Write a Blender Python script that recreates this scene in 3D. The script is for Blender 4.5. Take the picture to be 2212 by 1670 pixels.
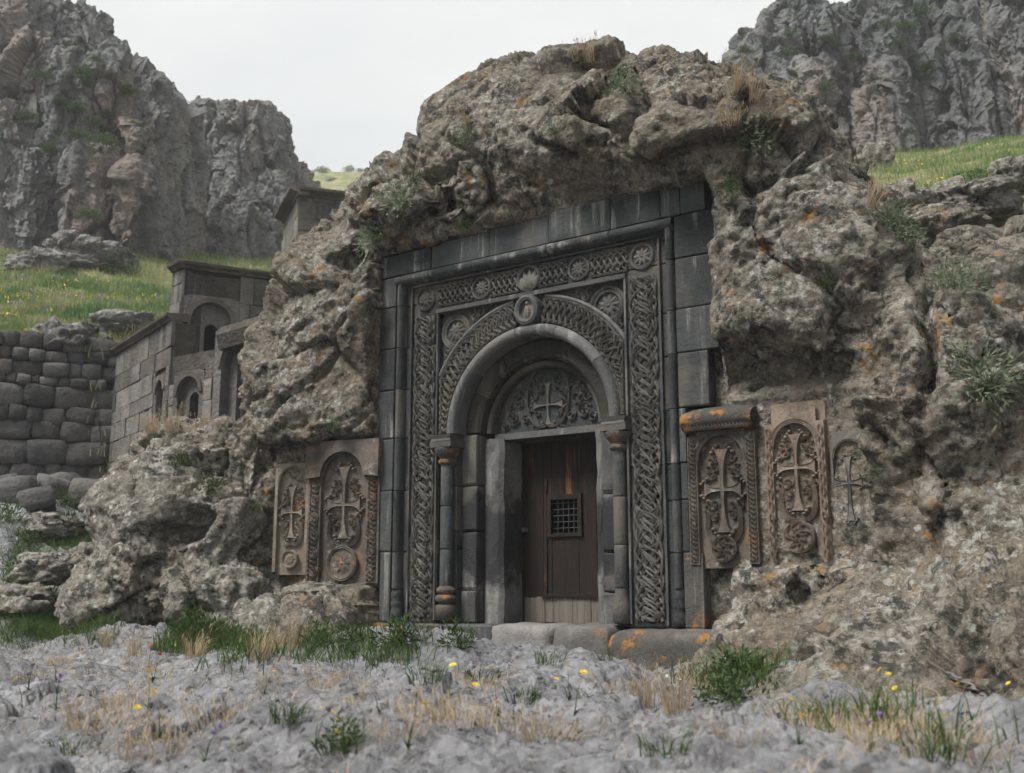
import bpy, bmesh, math, random
import numpy as np
from math import sin, cos, pi, radians, sqrt

for _o in list(bpy.data.objects):
    bpy.data.objects.remove(_o)
SC = bpy.context.scene
COL = SC.collection

# ------------------------------------------------------------------ camera
PIT, YAW = 0.188, 0.613
CAM = np.array([5.765, -8.378, 0.33])
FOC = 2450.0 / 2352.0              # focal length in picture widths
cam_data = bpy.data.cameras.new('camera')
cam_data.sensor_width = 36.0
cam_data.lens = 36.0 * FOC
cam_data.clip_start = 0.05
cam_data.clip_end = 4000.0
cam_data.dof.use_dof = True
cam_data.dof.focus_distance = 10.2
cam_data.dof.aperture_fstop = 2.6
cam = bpy.data.objects.new('camera', cam_data)
COL.objects.link(cam)
cam.location = CAM
cam.rotation_euler = (pi / 2 + PIT, 0, YAW)
SC.camera = cam

# ------------------------------------------------------------------ sky and sun (overcast)
SUN_EL, SUN_AZ = radians(58), radians(-62)      # azimuth measured from +y, clockwise
world = bpy.data.worlds.new('World')
SC.world = world
world.use_nodes = True
nt = world.node_tree
for n in list(nt.nodes):
    nt.nodes.remove(n)
w_out = nt.nodes.new('ShaderNodeOutputWorld')
w_bg = nt.nodes.new('ShaderNodeBackground')
w_sky = nt.nodes.new('ShaderNodeTexSky')
w_sky.sky_type = 'NISHITA'
w_sky.sun_disc = False
w_sky.sun_elevation = SUN_EL
w_sky.sun_rotation = radians(200)
w_sky.air_density = 1.0
w_sky.dust_density = 4.0
w_tc = nt.nodes.new('ShaderNodeTexCoord')
w_map = nt.nodes.new('ShaderNodeMapping')
w_map.inputs['Scale'].default_value = (1.0, 1.0, 2.6)
w_no = nt.nodes.new('ShaderNodeTexNoise')
w_no.inputs['Scale'].default_value = 2.2
w_no.inputs['Detail'].default_value = 5
w_no.inputs['Roughness'].default_value = 0.5
w_rp = nt.nodes.new('ShaderNodeValToRGB')
w_rp.color_ramp.elements[0].position = 0.3
w_rp.color_ramp.elements[0].color = (6.9, 7.25, 7.6, 1)
w_rp.color_ramp.elements[1].position = 0.66
w_rp.color_ramp.elements[1].color = (9.7, 9.7, 9.55, 1)
w_mix = nt.nodes.new('ShaderNodeMix')
w_mix.data_type = 'RGBA'
w_mix.inputs['Factor'].default_value = 0.93
nt.links.new(w_tc.outputs['Generated'], w_map.inputs['Vector'])
nt.links.new(w_map.outputs['Vector'], w_no.inputs['Vector'])
nt.links.new(w_no.outputs['Fac'], w_rp.inputs['Fac'])
nt.links.new(w_sky.outputs['Color'], w_mix.inputs[6])
nt.links.new(w_rp.outputs['Color'], w_mix.inputs[7])
nt.links.new(w_mix.outputs[2], w_bg.inputs['Color'])
w_bg.inputs['Strength'].default_value = 0.076
nt.links.new(w_bg.outputs['Background'], w_out.inputs['Surface'])

sun_data = bpy.data.lights.new('sun', 'SUN')
sun_data.energy = 5.0
sun_data.angle = radians(20)
sun_data.color = (1.0, 0.975, 0.94)
sun = bpy.data.objects.new('sun', sun_data)
COL.objects.link(sun)
# light comes from the front left, high above
_sd = np.array([-0.35, -0.75, 1.15])
_sd /= np.linalg.norm(_sd)
import mathutils
sun.rotation_euler = mathutils.Vector(_sd).to_track_quat('Z', 'Y').to_euler()
sun.location = (-6, -14, 20)
w_sky.sun_elevation = math.asin(_sd[2])
w_sky.sun_rotation = math.atan2(_sd[0], _sd[1])

SC.view_settings.view_transform = 'Standard'
SC.view_settings.look = 'None'
SC.view_settings.gamma = 1.0
SC.view_settings.exposure = 0.38
SC.view_settings.use_curve_mapping = False
SC.cycles.max_bounces = 6
SC.cycles.diffuse_bounces = 3
SC.cycles.volume_bounces = 1
SC.cycles.use_denoising = True
SC.cycles.use_adaptive_sampling = True
SC.cycles.adaptive_threshold = 0.03

# ------------------------------------------------------------------ helpers: picture to place
H3 = np.array([-sin(YAW) * cos(PIT), cos(YAW) * cos(PIT), sin(PIT)])
R3 = np.array([cos(YAW), sin(YAW), 0.0])
U3 = np.cross(R3, H3)
DF = 2450.0 / 1.0633               # focal length in units of the 2212 x 1670 survey picture


def at(dx, dy, t):
    """place seen at survey pixel (dx, dy) at depth t metres (arrays allowed)"""
    dx, dy, t = np.broadcast_arrays(np.asarray(dx, float), np.asarray(dy, float), np.asarray(t, float))
    d = H3 + R3 * ((dx - 1106.0) / DF)[..., None] - U3 * ((dy - 835.1) / DF)[..., None]
    return CAM + d * t[..., None]


def at_y(dx, dy, y):
    d = H3 + R3 * (dx - 1106.0) / DF - U3 * (dy - 835.1) / DF
    return CAM + d * (y - CAM[1]) / d[1]


def seen(p):
    d = np.asarray(p) - CAM
    z = d @ H3
    return 1106 + DF * (d @ R3) / z, 835.1 - DF * (d @ U3) / z, z


# ------------------------------------------------------------------ helpers: noise
_rs = np.random.RandomState(7)
_PERM = np.concatenate([_rs.permutation(512)] * 3).astype(np.int32)
_G = _rs.normal(size=(512, 3))
_G = (_G / np.linalg.norm(_G, axis=1)[:, None]).astype(np.float32)
_RND = _rs.rand(512, 4).astype(np.float32)


def _hash(i, j, k):
    return _PERM[_PERM[_PERM[i & 511] + (j & 511)] + (k & 511)]


def perlin(p):
    p = np.asarray(p, np.float32)
    i = np.floor(p).astype(np.int32)
    f = p - i
    u = f * f * f * (f * (f * 6 - 15) + 10)
    out = np.zeros(len(p), np.float32)
    for a in (0, 1):
        wx = u[:, 0] if a else 1 - u[:, 0]
        for b in (0, 1):
            wy = wx * (u[:, 1] if b else 1 - u[:, 1])
            for c in (0, 1):
                wz = wy * (u[:, 2] if c else 1 - u[:, 2])
                g = _G[_hash(i[:, 0] + a, i[:, 1] + b, i[:, 2] + c)]
                out += wz * (g[:, 0] * (f[:, 0] - a) + g[:, 1] * (f[:, 1] - b) + g[:, 2] * (f[:, 2] - c))
    return out * 1.5


def fbm(p, freq, octv=3, gain=0.5, seed=0.0):
    out = 0
    a = 1.0
    for o in range(octv):
        out = out + a * perlin(np.asarray(p) * freq + seed + 17.3 * o)
        freq *= 2.03
        a *= gain
    return out


def ridged(p, freq, octv=3, gain=0.5, seed=0.0):
    out = 0
    a = 1.0
    for o in range(octv):
        out = out + a * (1 - 2 * np.abs(perlin(np.asarray(p) * freq + seed + 11.7 * o)))
        freq *= 2.07
        a *= gain
    return out


def worley(p, freq, seed=0.0):
    """F1, F2, random of the nearest cell, and a plane tilted at random in each cell (fracture facets)"""
    p = np.asarray(p, np.float32) * np.float32(freq) + np.float32(seed)
    i = np.floor(p).astype(np.int32)
    f1 = np.full(len(p), 9.0, np.float32)
    f2 = np.full(len(p), 9.0, np.float32)
    idx = np.zeros(len(p), np.int32)
    vec = np.zeros((len(p), 3), np.float32)
    for a in (-1, 0, 1):
        for b in (-1, 0, 1):
            for c in (-1, 0, 1):
                hh = _hash(i[:, 0] + a, i[:, 1] + b, i[:, 2] + c)
                v = i + np.array([a, b, c], np.float32) + _RND[hh, :3] - p
                d = np.sqrt((v * v).sum(1))
                nearer = d < f1
                f2 = np.where(nearer, f1, np.minimum(f2, d))
                idx[nearer] = hh[nearer]
                vec[nearer] = v[nearer]
                f1 = np.where(nearer, d, f1)
    return f1, f2, _RND[idx, 3], (vec * _G[idx]).sum(1)


def facet(p, freq, seed=0.0):
    f1, f2, idr, fa = worley(p, freq, seed)
    return fa + (idr - .5) * .35


def sstep(a, b, x):
    t = np.clip((x - a) / (b - a), 0, 1)
    return t * t * (3 - 2 * t)


# ------------------------------------------------------------------ helpers: objects
def link(o, parent=None):
    COL.objects.link(o)
    if parent is not None:
        o.parent = parent
    return o


def tag(o, label=None, cat=None, group=None, kind=None):
    if label: o['label'] = label
    if cat: o['category'] = cat
    if group: o['group'] = group
    if kind: o['kind'] = kind
    return o


def empty(name, loc=(0, 0, 0), rz=0.0):
    o = bpy.data.objects.new(name, None)
    o.empty_display_size = 0.2
    o.location = loc
    o.rotation_euler = (0, 0, rz)
    return link(o)


def np_mesh(name, V, F, mats, smooth=True, mat_idx=None):
    """mesh from arrays; F is (n,3) or (n,4)"""
    V = np.ascontiguousarray(V, np.float32)
    F = np.ascontiguousarray(F, np.int32)
    me = bpy.data.meshes.new(name)
    n, k = F.shape
    me.vertices.add(len(V))
    me.vertices.foreach_set('co', V.ravel())
    me.loops.add(n * k)
    me.loops.foreach_set('vertex_index', F.ravel())
    me.polygons.add(n)
    me.polygons.foreach_set('loop_start', np.arange(0, n * k, k, dtype=np.int32))
    me.polygons.foreach_set('loop_total', np.full(n, k, np.int32))
    for m in (mats if isinstance(mats, (list, tuple)) else [mats]):
        me.materials.append(m)
    if mat_idx is not None:
        me.polygons.foreach_set('material_index', np.asarray(mat_idx, np.int32))
    me.polygons.foreach_set('use_smooth', np.full(n, smooth, bool))
    me.update(calc_edges=True)
    return me


def np_obj(name, V, F, mats, parent=None, smooth=True, mat_idx=None):
    return link(bpy.data.objects.new(name, np_mesh(name, V, F, mats, smooth, mat_idx)), parent)


def grid_faces(nu, nv, flip=False):
    a = np.arange(nu * nv).reshape(nu, nv)
    q = np.stack([a[:-1, :-1], a[1:, :-1], a[1:, 1:], a[:-1, 1:]], -1).reshape(-1, 4)
    return q[:, ::-1] if flip else q


class MB:
    """collects faces for one mesh"""
    def __init__(self):
        self.v = []
        self.f = []

    def add(self, vs, fs):
        b = len(self.v)
        self.v += [tuple(float(c) for c in q) for q in vs]
        self.f += [tuple(b + i for i in q) for q in fs]

    def box(self, x0, x1, y0, y1, z0, z1):
        self.add([(x0, y0, z0), (x1, y0, z0), (x1, y1, z0), (x0, y1, z0), (x0, y0, z1), (x1, y0, z1), (x1, y1, z1), (x0, y1, z1)],
                 [(0, 3, 2, 1), (4, 5, 6, 7), (0, 1, 5, 4), (1, 2, 6, 5), (2, 3, 7, 6), (3, 0, 4, 7)])

    def grid(self, rows, closed_u=False, closed_v=False):
        nu, nv = len(rows), len(rows[0])
        fs = []
        for i in range(nu if closed_u else nu - 1):
            for j in range(nv if closed_v else nv - 1):
                fs.append((i * nv + j, ((i + 1) % nu) * nv + j, ((i + 1) % nu) * nv + (j + 1) % nv, i * nv + (j + 1) % nv))
        self.add([q for r in rows for q in r], fs)

    def lathe(self, prof, cx, cy, seg=16, cap=True):
        rows = [[(cx + r * cos(2 * pi * k / seg), cy + r * sin(2 * pi * k / seg), z) for k in range(seg)] for r, z in prof]
        b = len(self.v)
        self.grid(rows, closed_v=True)
        if cap:
            self.f.append(tuple(b + k for k in reversed(range(seg))))
            self.f.append(tuple(b + (len(prof) - 1) * seg + k for k in range(seg)))

    def prism(self, outline, y0, y1, inset=0.0):
        """outline: (x, z) anticlockwise seen from -y; y0 front, y1 back; the front face is drawn in by inset"""
        n = len(outline)
        fr = outline
        if inset:
            o = np.array(outline)
            e = np.roll(o, -1, 0) - o
            nn = np.stack([-e[:, 1], e[:, 0]], 1)
            nn /= np.linalg.norm(nn, axis=1)[:, None] + 1e-9
            m = nn + np.roll(nn, 1, 0)
            m /= np.linalg.norm(m, axis=1)[:, None] + 1e-9
            fr = o + m * inset
        vs = [(p[0], y0, p[1]) for p in fr] + [(p[0], y1, p[1]) for p in outline]
        fs = [tuple(range(n))] + [(i, n + i, n + (i + 1) % n, (i + 1) % n) for i in range(n)]
        self.add(vs, fs)

    def sweep(self, path, prof, closed=False, lift=None, wid=None):
        """path of (x, z) in the wall plane, prof of (across, out); out points to -y"""
        p = np.array(path, float)
        n = len(p)
        if closed:
            t = np.roll(p, -1, 0) - np.roll(p, 1, 0)
        else:
            t = np.gradient(p, axis=0)
        t /= np.linalg.norm(t, axis=1)[:, None] + 1e-9
        nn = np.stack([-t[:, 1], t[:, 0]], 1)
        rows = []
        for i in range(n):
            l = 0.0 if lift is None else lift[i]
            w = 1.0 if wid is None else wid[i]
            rows.append([(p[i, 0] + nn[i, 0] * a * w, -(o + (l if o > 1e-6 else min(l, 0))), p[i, 1] + nn[i, 1] * a * w) for a, o in prof])
        self.grid(rows, closed_u=closed)

    def shift(self, dy=0.0, dx=0.0, dz=0.0):
        self.v = [(a + dx, b + dy, c + dz) for a, b, c in self.v]
        return self

    def build(self, name, mat, parent=None, smooth=False, loc=None):
        me = bpy.data.meshes.new(name)
        me.from_pydata(self.v, [], self.f)
        for m in (mat if isinstance(mat, (list, tuple)) else [mat]):
            me.materials.append(m)
        bm = bmesh.new()
        bm.from_mesh(me)
        bmesh.ops.recalc_face_normals(bm, faces=bm.faces)
        bm.to_mesh(me)
        bm.free()
        if smooth:
            me.polygons.foreach_set('use_smooth', np.full(len(me.polygons), True))
        me.update()
        o = bpy.data.objects.new(name, me)
        if loc is not None:
            o.location = loc
        return link(o, parent)


def copy_tree(o, parent=None):
    c = o.copy()
    COL.objects.link(c)
    c.parent = parent
    for ch in list(o.children):
        copy_tree(ch, c)
    return c

# ------------------------------------------------------------------ helpers: node materials
class NM:
    def __init__(self, name, rough=0.9, spec=0.25):
        self.m = bpy.data.materials.new(name)
        self.m.use_nodes = True
        self.t = self.m.node_tree
        self.b = self.t.nodes['Principled BSDF']
        self.b.inputs['Roughness'].default_value = rough
        self.b.inputs['Specular IOR Level'].default_value = spec
        self.geo = self.t.nodes.new('ShaderNodeNewGeometry')
        self.P = self.geo.outputs['Position']

    def node(self, kind):
        return self.t.nodes.new(kind)

    def ln(self, a, b):
        if isinstance(a, (int, float)):
            b.default_value = a
        elif isinstance(a, tuple):
            b.default_value = a if len(a) == len(b.default_value) else a + (1,)
        else:
            self.t.links.new(a, b)

    def obj_random(self):
        return self.node('ShaderNodeObjectInfo').outputs['Random']

    def scaled(self, vec, s, off=(0, 0, 0)):
        n = self.node('ShaderNodeMapping')
        n.inputs['Scale'].default_value = s
        n.inputs['Location'].default_value = off
        self.ln(vec, n.inputs['Vector'])
        return n.outputs['Vector']

    def rnd_pos(self):
        """position shifted per object, so that alike pieces differ"""
        n = self.node('ShaderNodeVectorMath'); n.operation = 'ADD'
        c = self.node('ShaderNodeCombineXYZ')
        r = self.math('MULTIPLY', self.obj_random(), 37.0)
        self.ln(r, c.inputs[0]); self.ln(r, c.inputs[2])
        self.ln(self.P, n.inputs[0]); self.ln(c.outputs[0], n.inputs[1])
        return n.outputs[0]

    def noise(self, scale, detail=5, rough=0.55, vec=None, dist=0.0):
        n = self.node('ShaderNodeTexNoise')
        n.inputs['Scale'].default_value = scale
        n.inputs['Detail'].default_value = detail
        n.inputs['Roughness'].default_value = rough
        n.inputs['Distortion'].default_value = dist
        self.ln(vec if vec is not None else self.P, n.inputs['Vector'])
        return n.outputs['Fac']

    def voro(self, scale, feature='F1', vec=None, out='Distance', rnd=1.0):
        n = self.node('ShaderNodeTexVoronoi')
        n.feature = feature
        n.inputs['Scale'].default_value = scale
        n.inputs['Randomness'].default_value = rnd
        self.ln(vec if vec is not None else self.P, n.inputs['Vector'])
        return n.outputs[out]

    def math(self, op, a, b=0.0, c=0.0):
        n = self.node('ShaderNodeMath')
        n.operation = op
        self.ln(a, n.inputs[0]); self.ln(b, n.inputs[1]); self.ln(c, n.inputs[2])
        return n.outputs[0]

    def mul(self, a, b): return self.math('MULTIPLY', a, b)

    def step(self, x, a, b):
        """0 below a, 1 above b"""
        n = self.node('ShaderNodeMapRange')
        n.interpolation_type = 'SMOOTHSTEP'
        self.ln(x, n.inputs['Value'])
        if a > b:
            a, b = b, a
            n.inputs['To Min'].default_value = 1; n.inputs['To Max'].default_value = 0
        n.inputs['From Min'].default_value = a
        n.inputs['From Max'].default_value = b
        return n.outputs['Result']

    def ramp(self, x, stops):
        n = self.node('ShaderNodeValToRGB')
        e = n.color_ramp.elements
        while len(e) < len(stops):
            e.new(0.5)
        for k, (p, c) in enumerate(stops):
            e[k].position = p
            e[k].color = tuple(c) + (1,)
        self.ln(x, n.inputs['Fac'])
        return n.outputs['Color']

    def mix(self, f, a, b, mode='MIX'):
        n = self.node('ShaderNodeMix')
        n.data_type = 'RGBA'
        n.blend_type = mode
        self.ln(f, n.inputs['Factor']); self.ln(a, n.inputs[6]); self.ln(b, n.inputs[7])
        return n.outputs[2]

    def hsv(self, col, v):
        n = self.node('ShaderNodeHueSaturation')
        self.ln(col, n.inputs['Color']); self.ln(v, n.inputs['Value'])
        return n.outputs['Color']

    def xyz(self, vec=None):
        n = self.node('ShaderNodeSeparateXYZ')
        self.ln(vec if vec is not None else self.P, n.inputs[0])
        return n.outputs

    def bump(self, height, dist, strength=1.0, normal=None):
        n = self.node('ShaderNodeBump')
        n.inputs['Distance'].default_value = dist
        n.inputs['Strength'].default_value = strength
        self.ln(height, n.inputs['Height'])
        if normal is not None:
            self.ln(normal, n.inputs['Normal'])
        return n.outputs['Normal']

    def done(self, col, normal=None, rough=None):
        self.ln(col, self.b.inputs['Base Color'])
        if normal is not None:
            self.ln(normal, self.b.inputs['Normal'])
        if rough is not None:
            self.ln(rough, self.b.inputs['Roughness'])
        return self.m


def mat_rock(name, dark, mid, light, lichen=(.36, .36, .33), lich=0.5, orange=0.5, sc=1.0, bump=0.02):
    k = NM(name, .95, .15)
    n1 = k.noise(1.1 * sc, 7, .62, dist=.4)
    n2 = k.noise(6.5 * sc, 6, .68)
    base = k.ramp(k.math('ADD', k.mul(n1, .55), k.mul(n2, .45)), [(.3, dark), (.5, mid), (.68, light)])
    # weathered brown patches among the grey
    base = k.mix(k.mul(k.step(k.noise(.55 * sc, 4, .62, dist=.5), .45, .62), .55), base, k.ramp(n2, [(.3, tuple(c * .62 for c in mid)), (.7, (mid[0] * 1.25, mid[1] * 1.06, mid[2] * .86))]))
    # crusty grey lichen: ragged patches gathered in larger colonies
    colony = k.step(k.noise(.75 * sc, 3, .6), .62 - .28 * lich, .75 - .2 * lich)
    crust = k.step(k.noise(11 * sc, 6, .72, dist=.3), .5, .58)
    base = k.mix(k.mul(k.mul(crust, colony), .58), base, lichen)
    grit = k.step(k.noise(34 * sc, 4, .7), .5, .62)
    base = k.mix(k.mul(grit, .2), base, tuple(min(1, c * 1.15) for c in lichen))
    blot = k.step(k.math('ADD', k.voro(8 * sc, vec=None), k.mul(k.noise(22 * sc, 5, .7), .7)), .62, .5)
    blot = k.mul(blot, k.step(k.noise(1.9 * sc, 3, .55), .46, .56))
    base = k.mix(k.mul(blot, .75 * lich), base, tuple(min(1, c * 1.3) for c in lichen))
    # dark crust
    dk = k.mul(k.step(k.noise(7 * sc, 6, .74), .48, .57), k.step(k.noise(1.1 * sc, 4, .62), .42, .55))
    base = k.mix(k.mul(dk, .85), base, (.028, .029, .027))
    pits = k.step(k.noise(26 * sc, 5, .65), .42, .34)
    base = k.mix(k.mul(pits, .6), base, (.03, .028, .025))
    # orange lichen
    og = k.mul(k.step(k.noise(5.0 * sc, 8, .72), .565, .64), k.step(k.noise(.85 * sc, 3, .6), .64 - .2 * orange, .7 - .14 * orange))
    base = k.mix(k.mul(og, .85), base, k.ramp(n2, [(.35, (.14, .06, .017)), (.6, (.30, .155, .035))]))
    h = k.math('ADD', k.mul(k.noise(9 * sc, 6, .72), 1.0), k.mul(k.voro(16 * sc), -.5))
    h2 = k.math('ADD', h, k.mul(k.noise(40 * sc, 6, .7), .45))
    return k.done(base, k.bump(h2, bump * 2.6, 1.0))


def mat_portal(name, dark, light, streak=0.5, soot=False, orange=0.0, joint=True):
    k = NM(name, .88, .3)
    p = k.rnd_pos()
    r = k.obj_random()
    n1 = k.noise(2.2, 6, .6, vec=p)
    n2 = k.noise(30, 6, .7)
    c = k.ramp(k.math('ADD', k.mul(n1, .75), k.mul(n2, .25)), [(.32, dark), (.66, light)])
    c = k.hsv(c, k.math('ADD', k.mul(r, .75), .65))
    # pale lime runs down the face
    run = k.step(k.noise(1.0, 6, .65, vec=k.scaled(p, (9, 9, .7))), .52, .66)
    run = k.mul(run, k.step(k.noise(1.6, 4, .6, vec=p), .42, .58))
    c = k.mix(k.mul(run, streak), c, (.26, .255, .235))
    # brownish bloom
    c = k.mix(k.mul(k.step(k.noise(1.3, 5, .6, vec=k.scaled(p, (1, 1, .6), (3, 1, 7))), .52, .66), .45), c, (.13, .112, .088))
    if soot:
        z = k.xyz()[2]
        hgt = k.math('ADD', z, k.mul(k.math('SUBTRACT', k.noise(3.0, 6, .65), .5), 1.1))
        band = k.mul(k.step(hgt, .30, .55), k.step(hgt, 1.35, 1.05))
        c = k.mix(k.mul(band, .88), c, (.011, .012, .014))
    if orange:
        og = k.mul(k.step(k.noise(6.5, 8, .7), .52, .6), k.step(k.noise(1.5, 3, .6, vec=k.scaled(k.P, (1, 1, 1), (5, 0, 2))), .6 - .2 * orange, .68 - .14 * orange))
        c = k.mix(k.mul(og, .85), c, k.ramp(n2, [(.3, (.17, .065, .015)), (.65, (.30, .15, .035))]))
    specks = k.step(k.voro(42), .13, .06)
    c = k.mix(k.mul(specks, k.mul(k.step(k.noise(3, 3, .6), .55, .66), .5)), c, (.3, .3, .28))
    h = k.math('ADD', k.mul(k.noise(22, 8, .68), .8), k.mul(k.step(k.voro(38), .28, .1), -.35))
    return k.done(c, k.bump(h, .018, 1.0))


def mat_tuff(name, dark, light, accent, orange=.4, stain=.5):
    k = NM(name, .92, .2)
    n1 = k.noise(3.2, 7, .62)
    n2 = k.noise(28, 6, .7)
    c = k.ramp(k.math('ADD', k.mul(n1, .7), k.mul(n2, .3)), [(.34, dark), (.62, light)])
    c = k.mix(k.mul(k.step(k.noise(1.9, 4, .6), .5, .65), .6), c, accent)
    st = k.mul(k.step(k.noise(1.5, 5, .65, vec=k.scaled(k.P, (2.2, 2.2, .8), (1, 4, 2))), .5, .62), stain)
    c = k.mix(st, c, (.024, .025, .026))
    og = k.mul(k.step(k.noise(9, 8, .7), .53, .62), k.step(k.noise(1.9, 3, .6, vec=k.scaled(k.P, (1, 1, 1), (2, 0, 9))), .62 - .2 * orange, .7 - .14 * orange))
    c = k.mix(k.mul(og, .8), c, (.27, .115, .025))
    lg = k.mul(k.step(k.noise(15, 8, .7), .55, .62), k.step(k.noise(2.4, 3, .6), .52, .62))
    c = k.mix(k.mul(lg, .5), c, (.33, .32, .28))
    h = k.math('ADD', k.mul(k.noise(26, 8, .68), .9), k.mul(k.step(k.voro(45), .26, .1), -.3))
    return k.done(c, k.bump(h, .014, 1.0))


def mat_ashlar(name, dark, light, streak=.6, moss=0.2):
    k = NM(name, .93, .15)
    p = k.rnd_pos()
    n1 = k.noise(1.5, 6, .62, vec=p)
    n2 = k.noise(9, 7, .7)
    c = k.ramp(k.math('ADD', k.mul(n1, .6), k.mul(n2, .4)), [(.32, dark), (.66, light)])
    c = k.hsv(c, k.math('ADD', k.mul(k.obj_random(), .7), .62))
    run = k.step(k.noise(1.0, 6, .68, vec=k.scaled(k.P, (3.2, 3.2, .22))), .54, .68)
    c = k.mix(k.mul(run, streak), c, (.21, .205, .185))
    c = k.mix(k.mul(k.step(k.noise(.55, 4, .6), .52, .66), .3), c, (.17, .145, .115))
    c = k.mix(k.mul(k.step(k.noise(5, 7, .7), .58, .68), moss), c, (.13, .1, .035))
    h = k.math('ADD', k.noise(12, 8, .7), k.mul(k.voro(14), -.3))
    return k.done(c, k.bump(h, .05, 1.0))


def mat_wood(name, dark, light, worn, wear=.5):
    k = NM(name, .75, .3)
    p = k.rnd_pos()
    g = k.noise(1.0, 7, .65, vec=k.scaled(p, (42, 42, 1.6)), dist=.6)
    g2 = k.noise(1.0, 5, .6, vec=k.scaled(p, (9, 9, .9)))
    c = k.ramp(k.math('ADD', k.mul(g, .55), k.mul(g2, .45)), [(.33, dark), (.64, light)])
    w = k.mul(k.step(k.noise(1.0, 6, .7, vec=k.scaled(p, (20, 20, 1.3), (3, 0, 1))), .54, .66), k.step(k.noise(2.1, 4, .6, vec=p), .47, .6))
    c = k.mix(k.mul(w, wear), c, worn)
    return k.done(c, k.bump(g, .012, 1.0))


def mat_cliff(name, dark, mid, light, pink=.4, green=.5, sc=1.0):
    k = NM(name, .97, .1)
    st = k.scaled(k.P, (1, 1, .4))
    n1 = k.noise(.16 * sc, 6, .62, vec=st, dist=.5)
    n2 = k.noise(1.3 * sc, 8, .7, vec=st)
    c = k.ramp(k.math('ADD', k.mul(n1, .5), k.mul(n2, .5)), [(.33, dark), (.5, mid), (.66, light)])
    c = k.mix(k.mul(k.step(k.noise(.13 * sc, 5, .65, vec=k.scaled(k.P, (1.6, 1.6, .5), (9, 2, 4))), .5, .66), pink), c, (.31, .235, .2))
    c = k.mix(k.mul(k.step(k.noise(1.0, 6, .7, vec=k.scaled(k.P, (.9, .9, .12))), .57, .7), .5), c, (.27, .255, .235))
    c = k.mix(k.mul(k.step(k.noise(2.6 * sc, 6, .74), .53, .63), .6), c, (.05, .052, .056))
    nz = k.xyz(k.geo.outputs['Normal'])[2]
    up = k.math('ADD', nz, k.mul(k.math('SUBTRACT', k.noise(.5 * sc, 5, .65), .5), 1.5))
    c = k.mix(k.mul(k.step(up, .48, .7), green), c, k.ramp(k.noise(2.5, 4, .6), [(.35, (.03, .045, .018)), (.65, (.085, .105, .035))]))
    h = k.math('ADD', k.noise(1.6 * sc, 10, .72), k.mul(k.voro(2.2 * sc, vec=st), -.35))
    return k.done(c, k.bump(h, .3 / sc, 1.0))


def mat_plain(name, stops, sc=20.0, rough=.9, trans=0.0, rnd=.4, metal=0.0):
    k = NM(name, rough, .2)
    c = k.ramp(k.noise(sc, 4, .6, vec=k.rnd_pos()), stops)
    c = k.hsv(c, k.math('ADD', k.mul(k.obj_random(), rnd), 1 - rnd / 2))
    k.b.inputs['Metallic'].default_value = metal
    m = k.done(c)
    if trans:
        tr = k.node('ShaderNodeBsdfTranslucent')
        mx = k.node('ShaderNodeMixShader')
        mx.inputs[0].default_value = trans
        k.ln(c, tr.inputs['Color'])
        k.ln(k.b.outputs[0], mx.inputs[1]); k.ln(tr.outputs[0], mx.inputs[2])
        out = [n for n in k.t.nodes if n.type == 'OUTPUT_MATERIAL'][0]
        k.ln(mx.outputs[0], out.inputs['Surface'])
    return m


def mat_meadow(name):
    k = NM(name, .97, .05)
    n1 = k.noise(.35, 6, .65)
    n2 = k.noise(3.5, 6, .7)
    c = k.ramp(k.math('ADD', k.mul(n1, .6), k.mul(n2, .4)), [(.34, (.075, .105, .04)), (.48, (.16, .175, .075)), (.58, (.28, .25, .145)), (.68, (.25, .225, .18))])
    return k.done(c, k.bump(k.noise(7, 8, .7), .12, 1.0))


def mat_ground(name):
    k = NM(name, .97, .1)
    n1 = k.noise(.9, 5, .6)
    n2 = k.noise(7, 6, .7)
    c = k.ramp(k.math('ADD', k.mul(n1, .5), k.mul(n2, .5)), [(.33, (.1, .1, .104)), (.5, (.222, .222, .23)), (.66, (.35, .35, .358))])
    cr = k.mul(k.step(k.noise(3.5, 6, .7, dist=.8), .52, .64), k.step(k.noise(.6, 3, .6), .45, .6))
    c = k.mix(k.mul(cr, .5), c, (.23, .19, .14))
    v = k.xyz(k.voro(17, out='Color'))[0]
    c = k.mix(k.mul(k.step(v, .8, .84), .25), c, (.36, .355, .36))
    c = k.mix(k.mul(k.step(v, .12, .08), .35), c, (.09, .09, .095))
    wv = k.node('ShaderNodeVectorMath'); wv.operation = 'ADD'
    nn = k.node('ShaderNodeTexNoise'); nn.inputs['Scale'].default_value = 2.5; nn.inputs['Detail'].default_value = 4
    k.ln(k.P, nn.inputs['Vector'])
    k.ln(k.P, wv.inputs[0]); k.ln(nn.outputs['Color'], wv.inputs[1])
    crack = k.step(k.voro(1.7, 'DISTANCE_TO_EDGE', vec=wv.outputs[0]), .035, .0)
    c = k.mix(k.mul(k.mul(crack, k.step(k.noise(1.3, 3, .6), .5, .6)), .5), c, (.07, .065, .058))
    c = k.mix(k.mul(k.step(k.noise(11, 6, .74), .46, .38), .75), c, (.055, .053, .051))
    c = k.mix(k.mul(k.step(k.noise(2.2, 5, .65), .5, .62), .5), c, (.13, .129, .13))
    c = k.mix(k.mul(k.step(k.noise(18, 5, .7), .56, .66), .4), c, (.38, .38, .385))
    h = k.math('ADD', k.noise(8, 7, .74), k.mul(k.voro(17), -.4))
    return k.done(c, k.bump(h, .07, 1.0))


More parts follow.
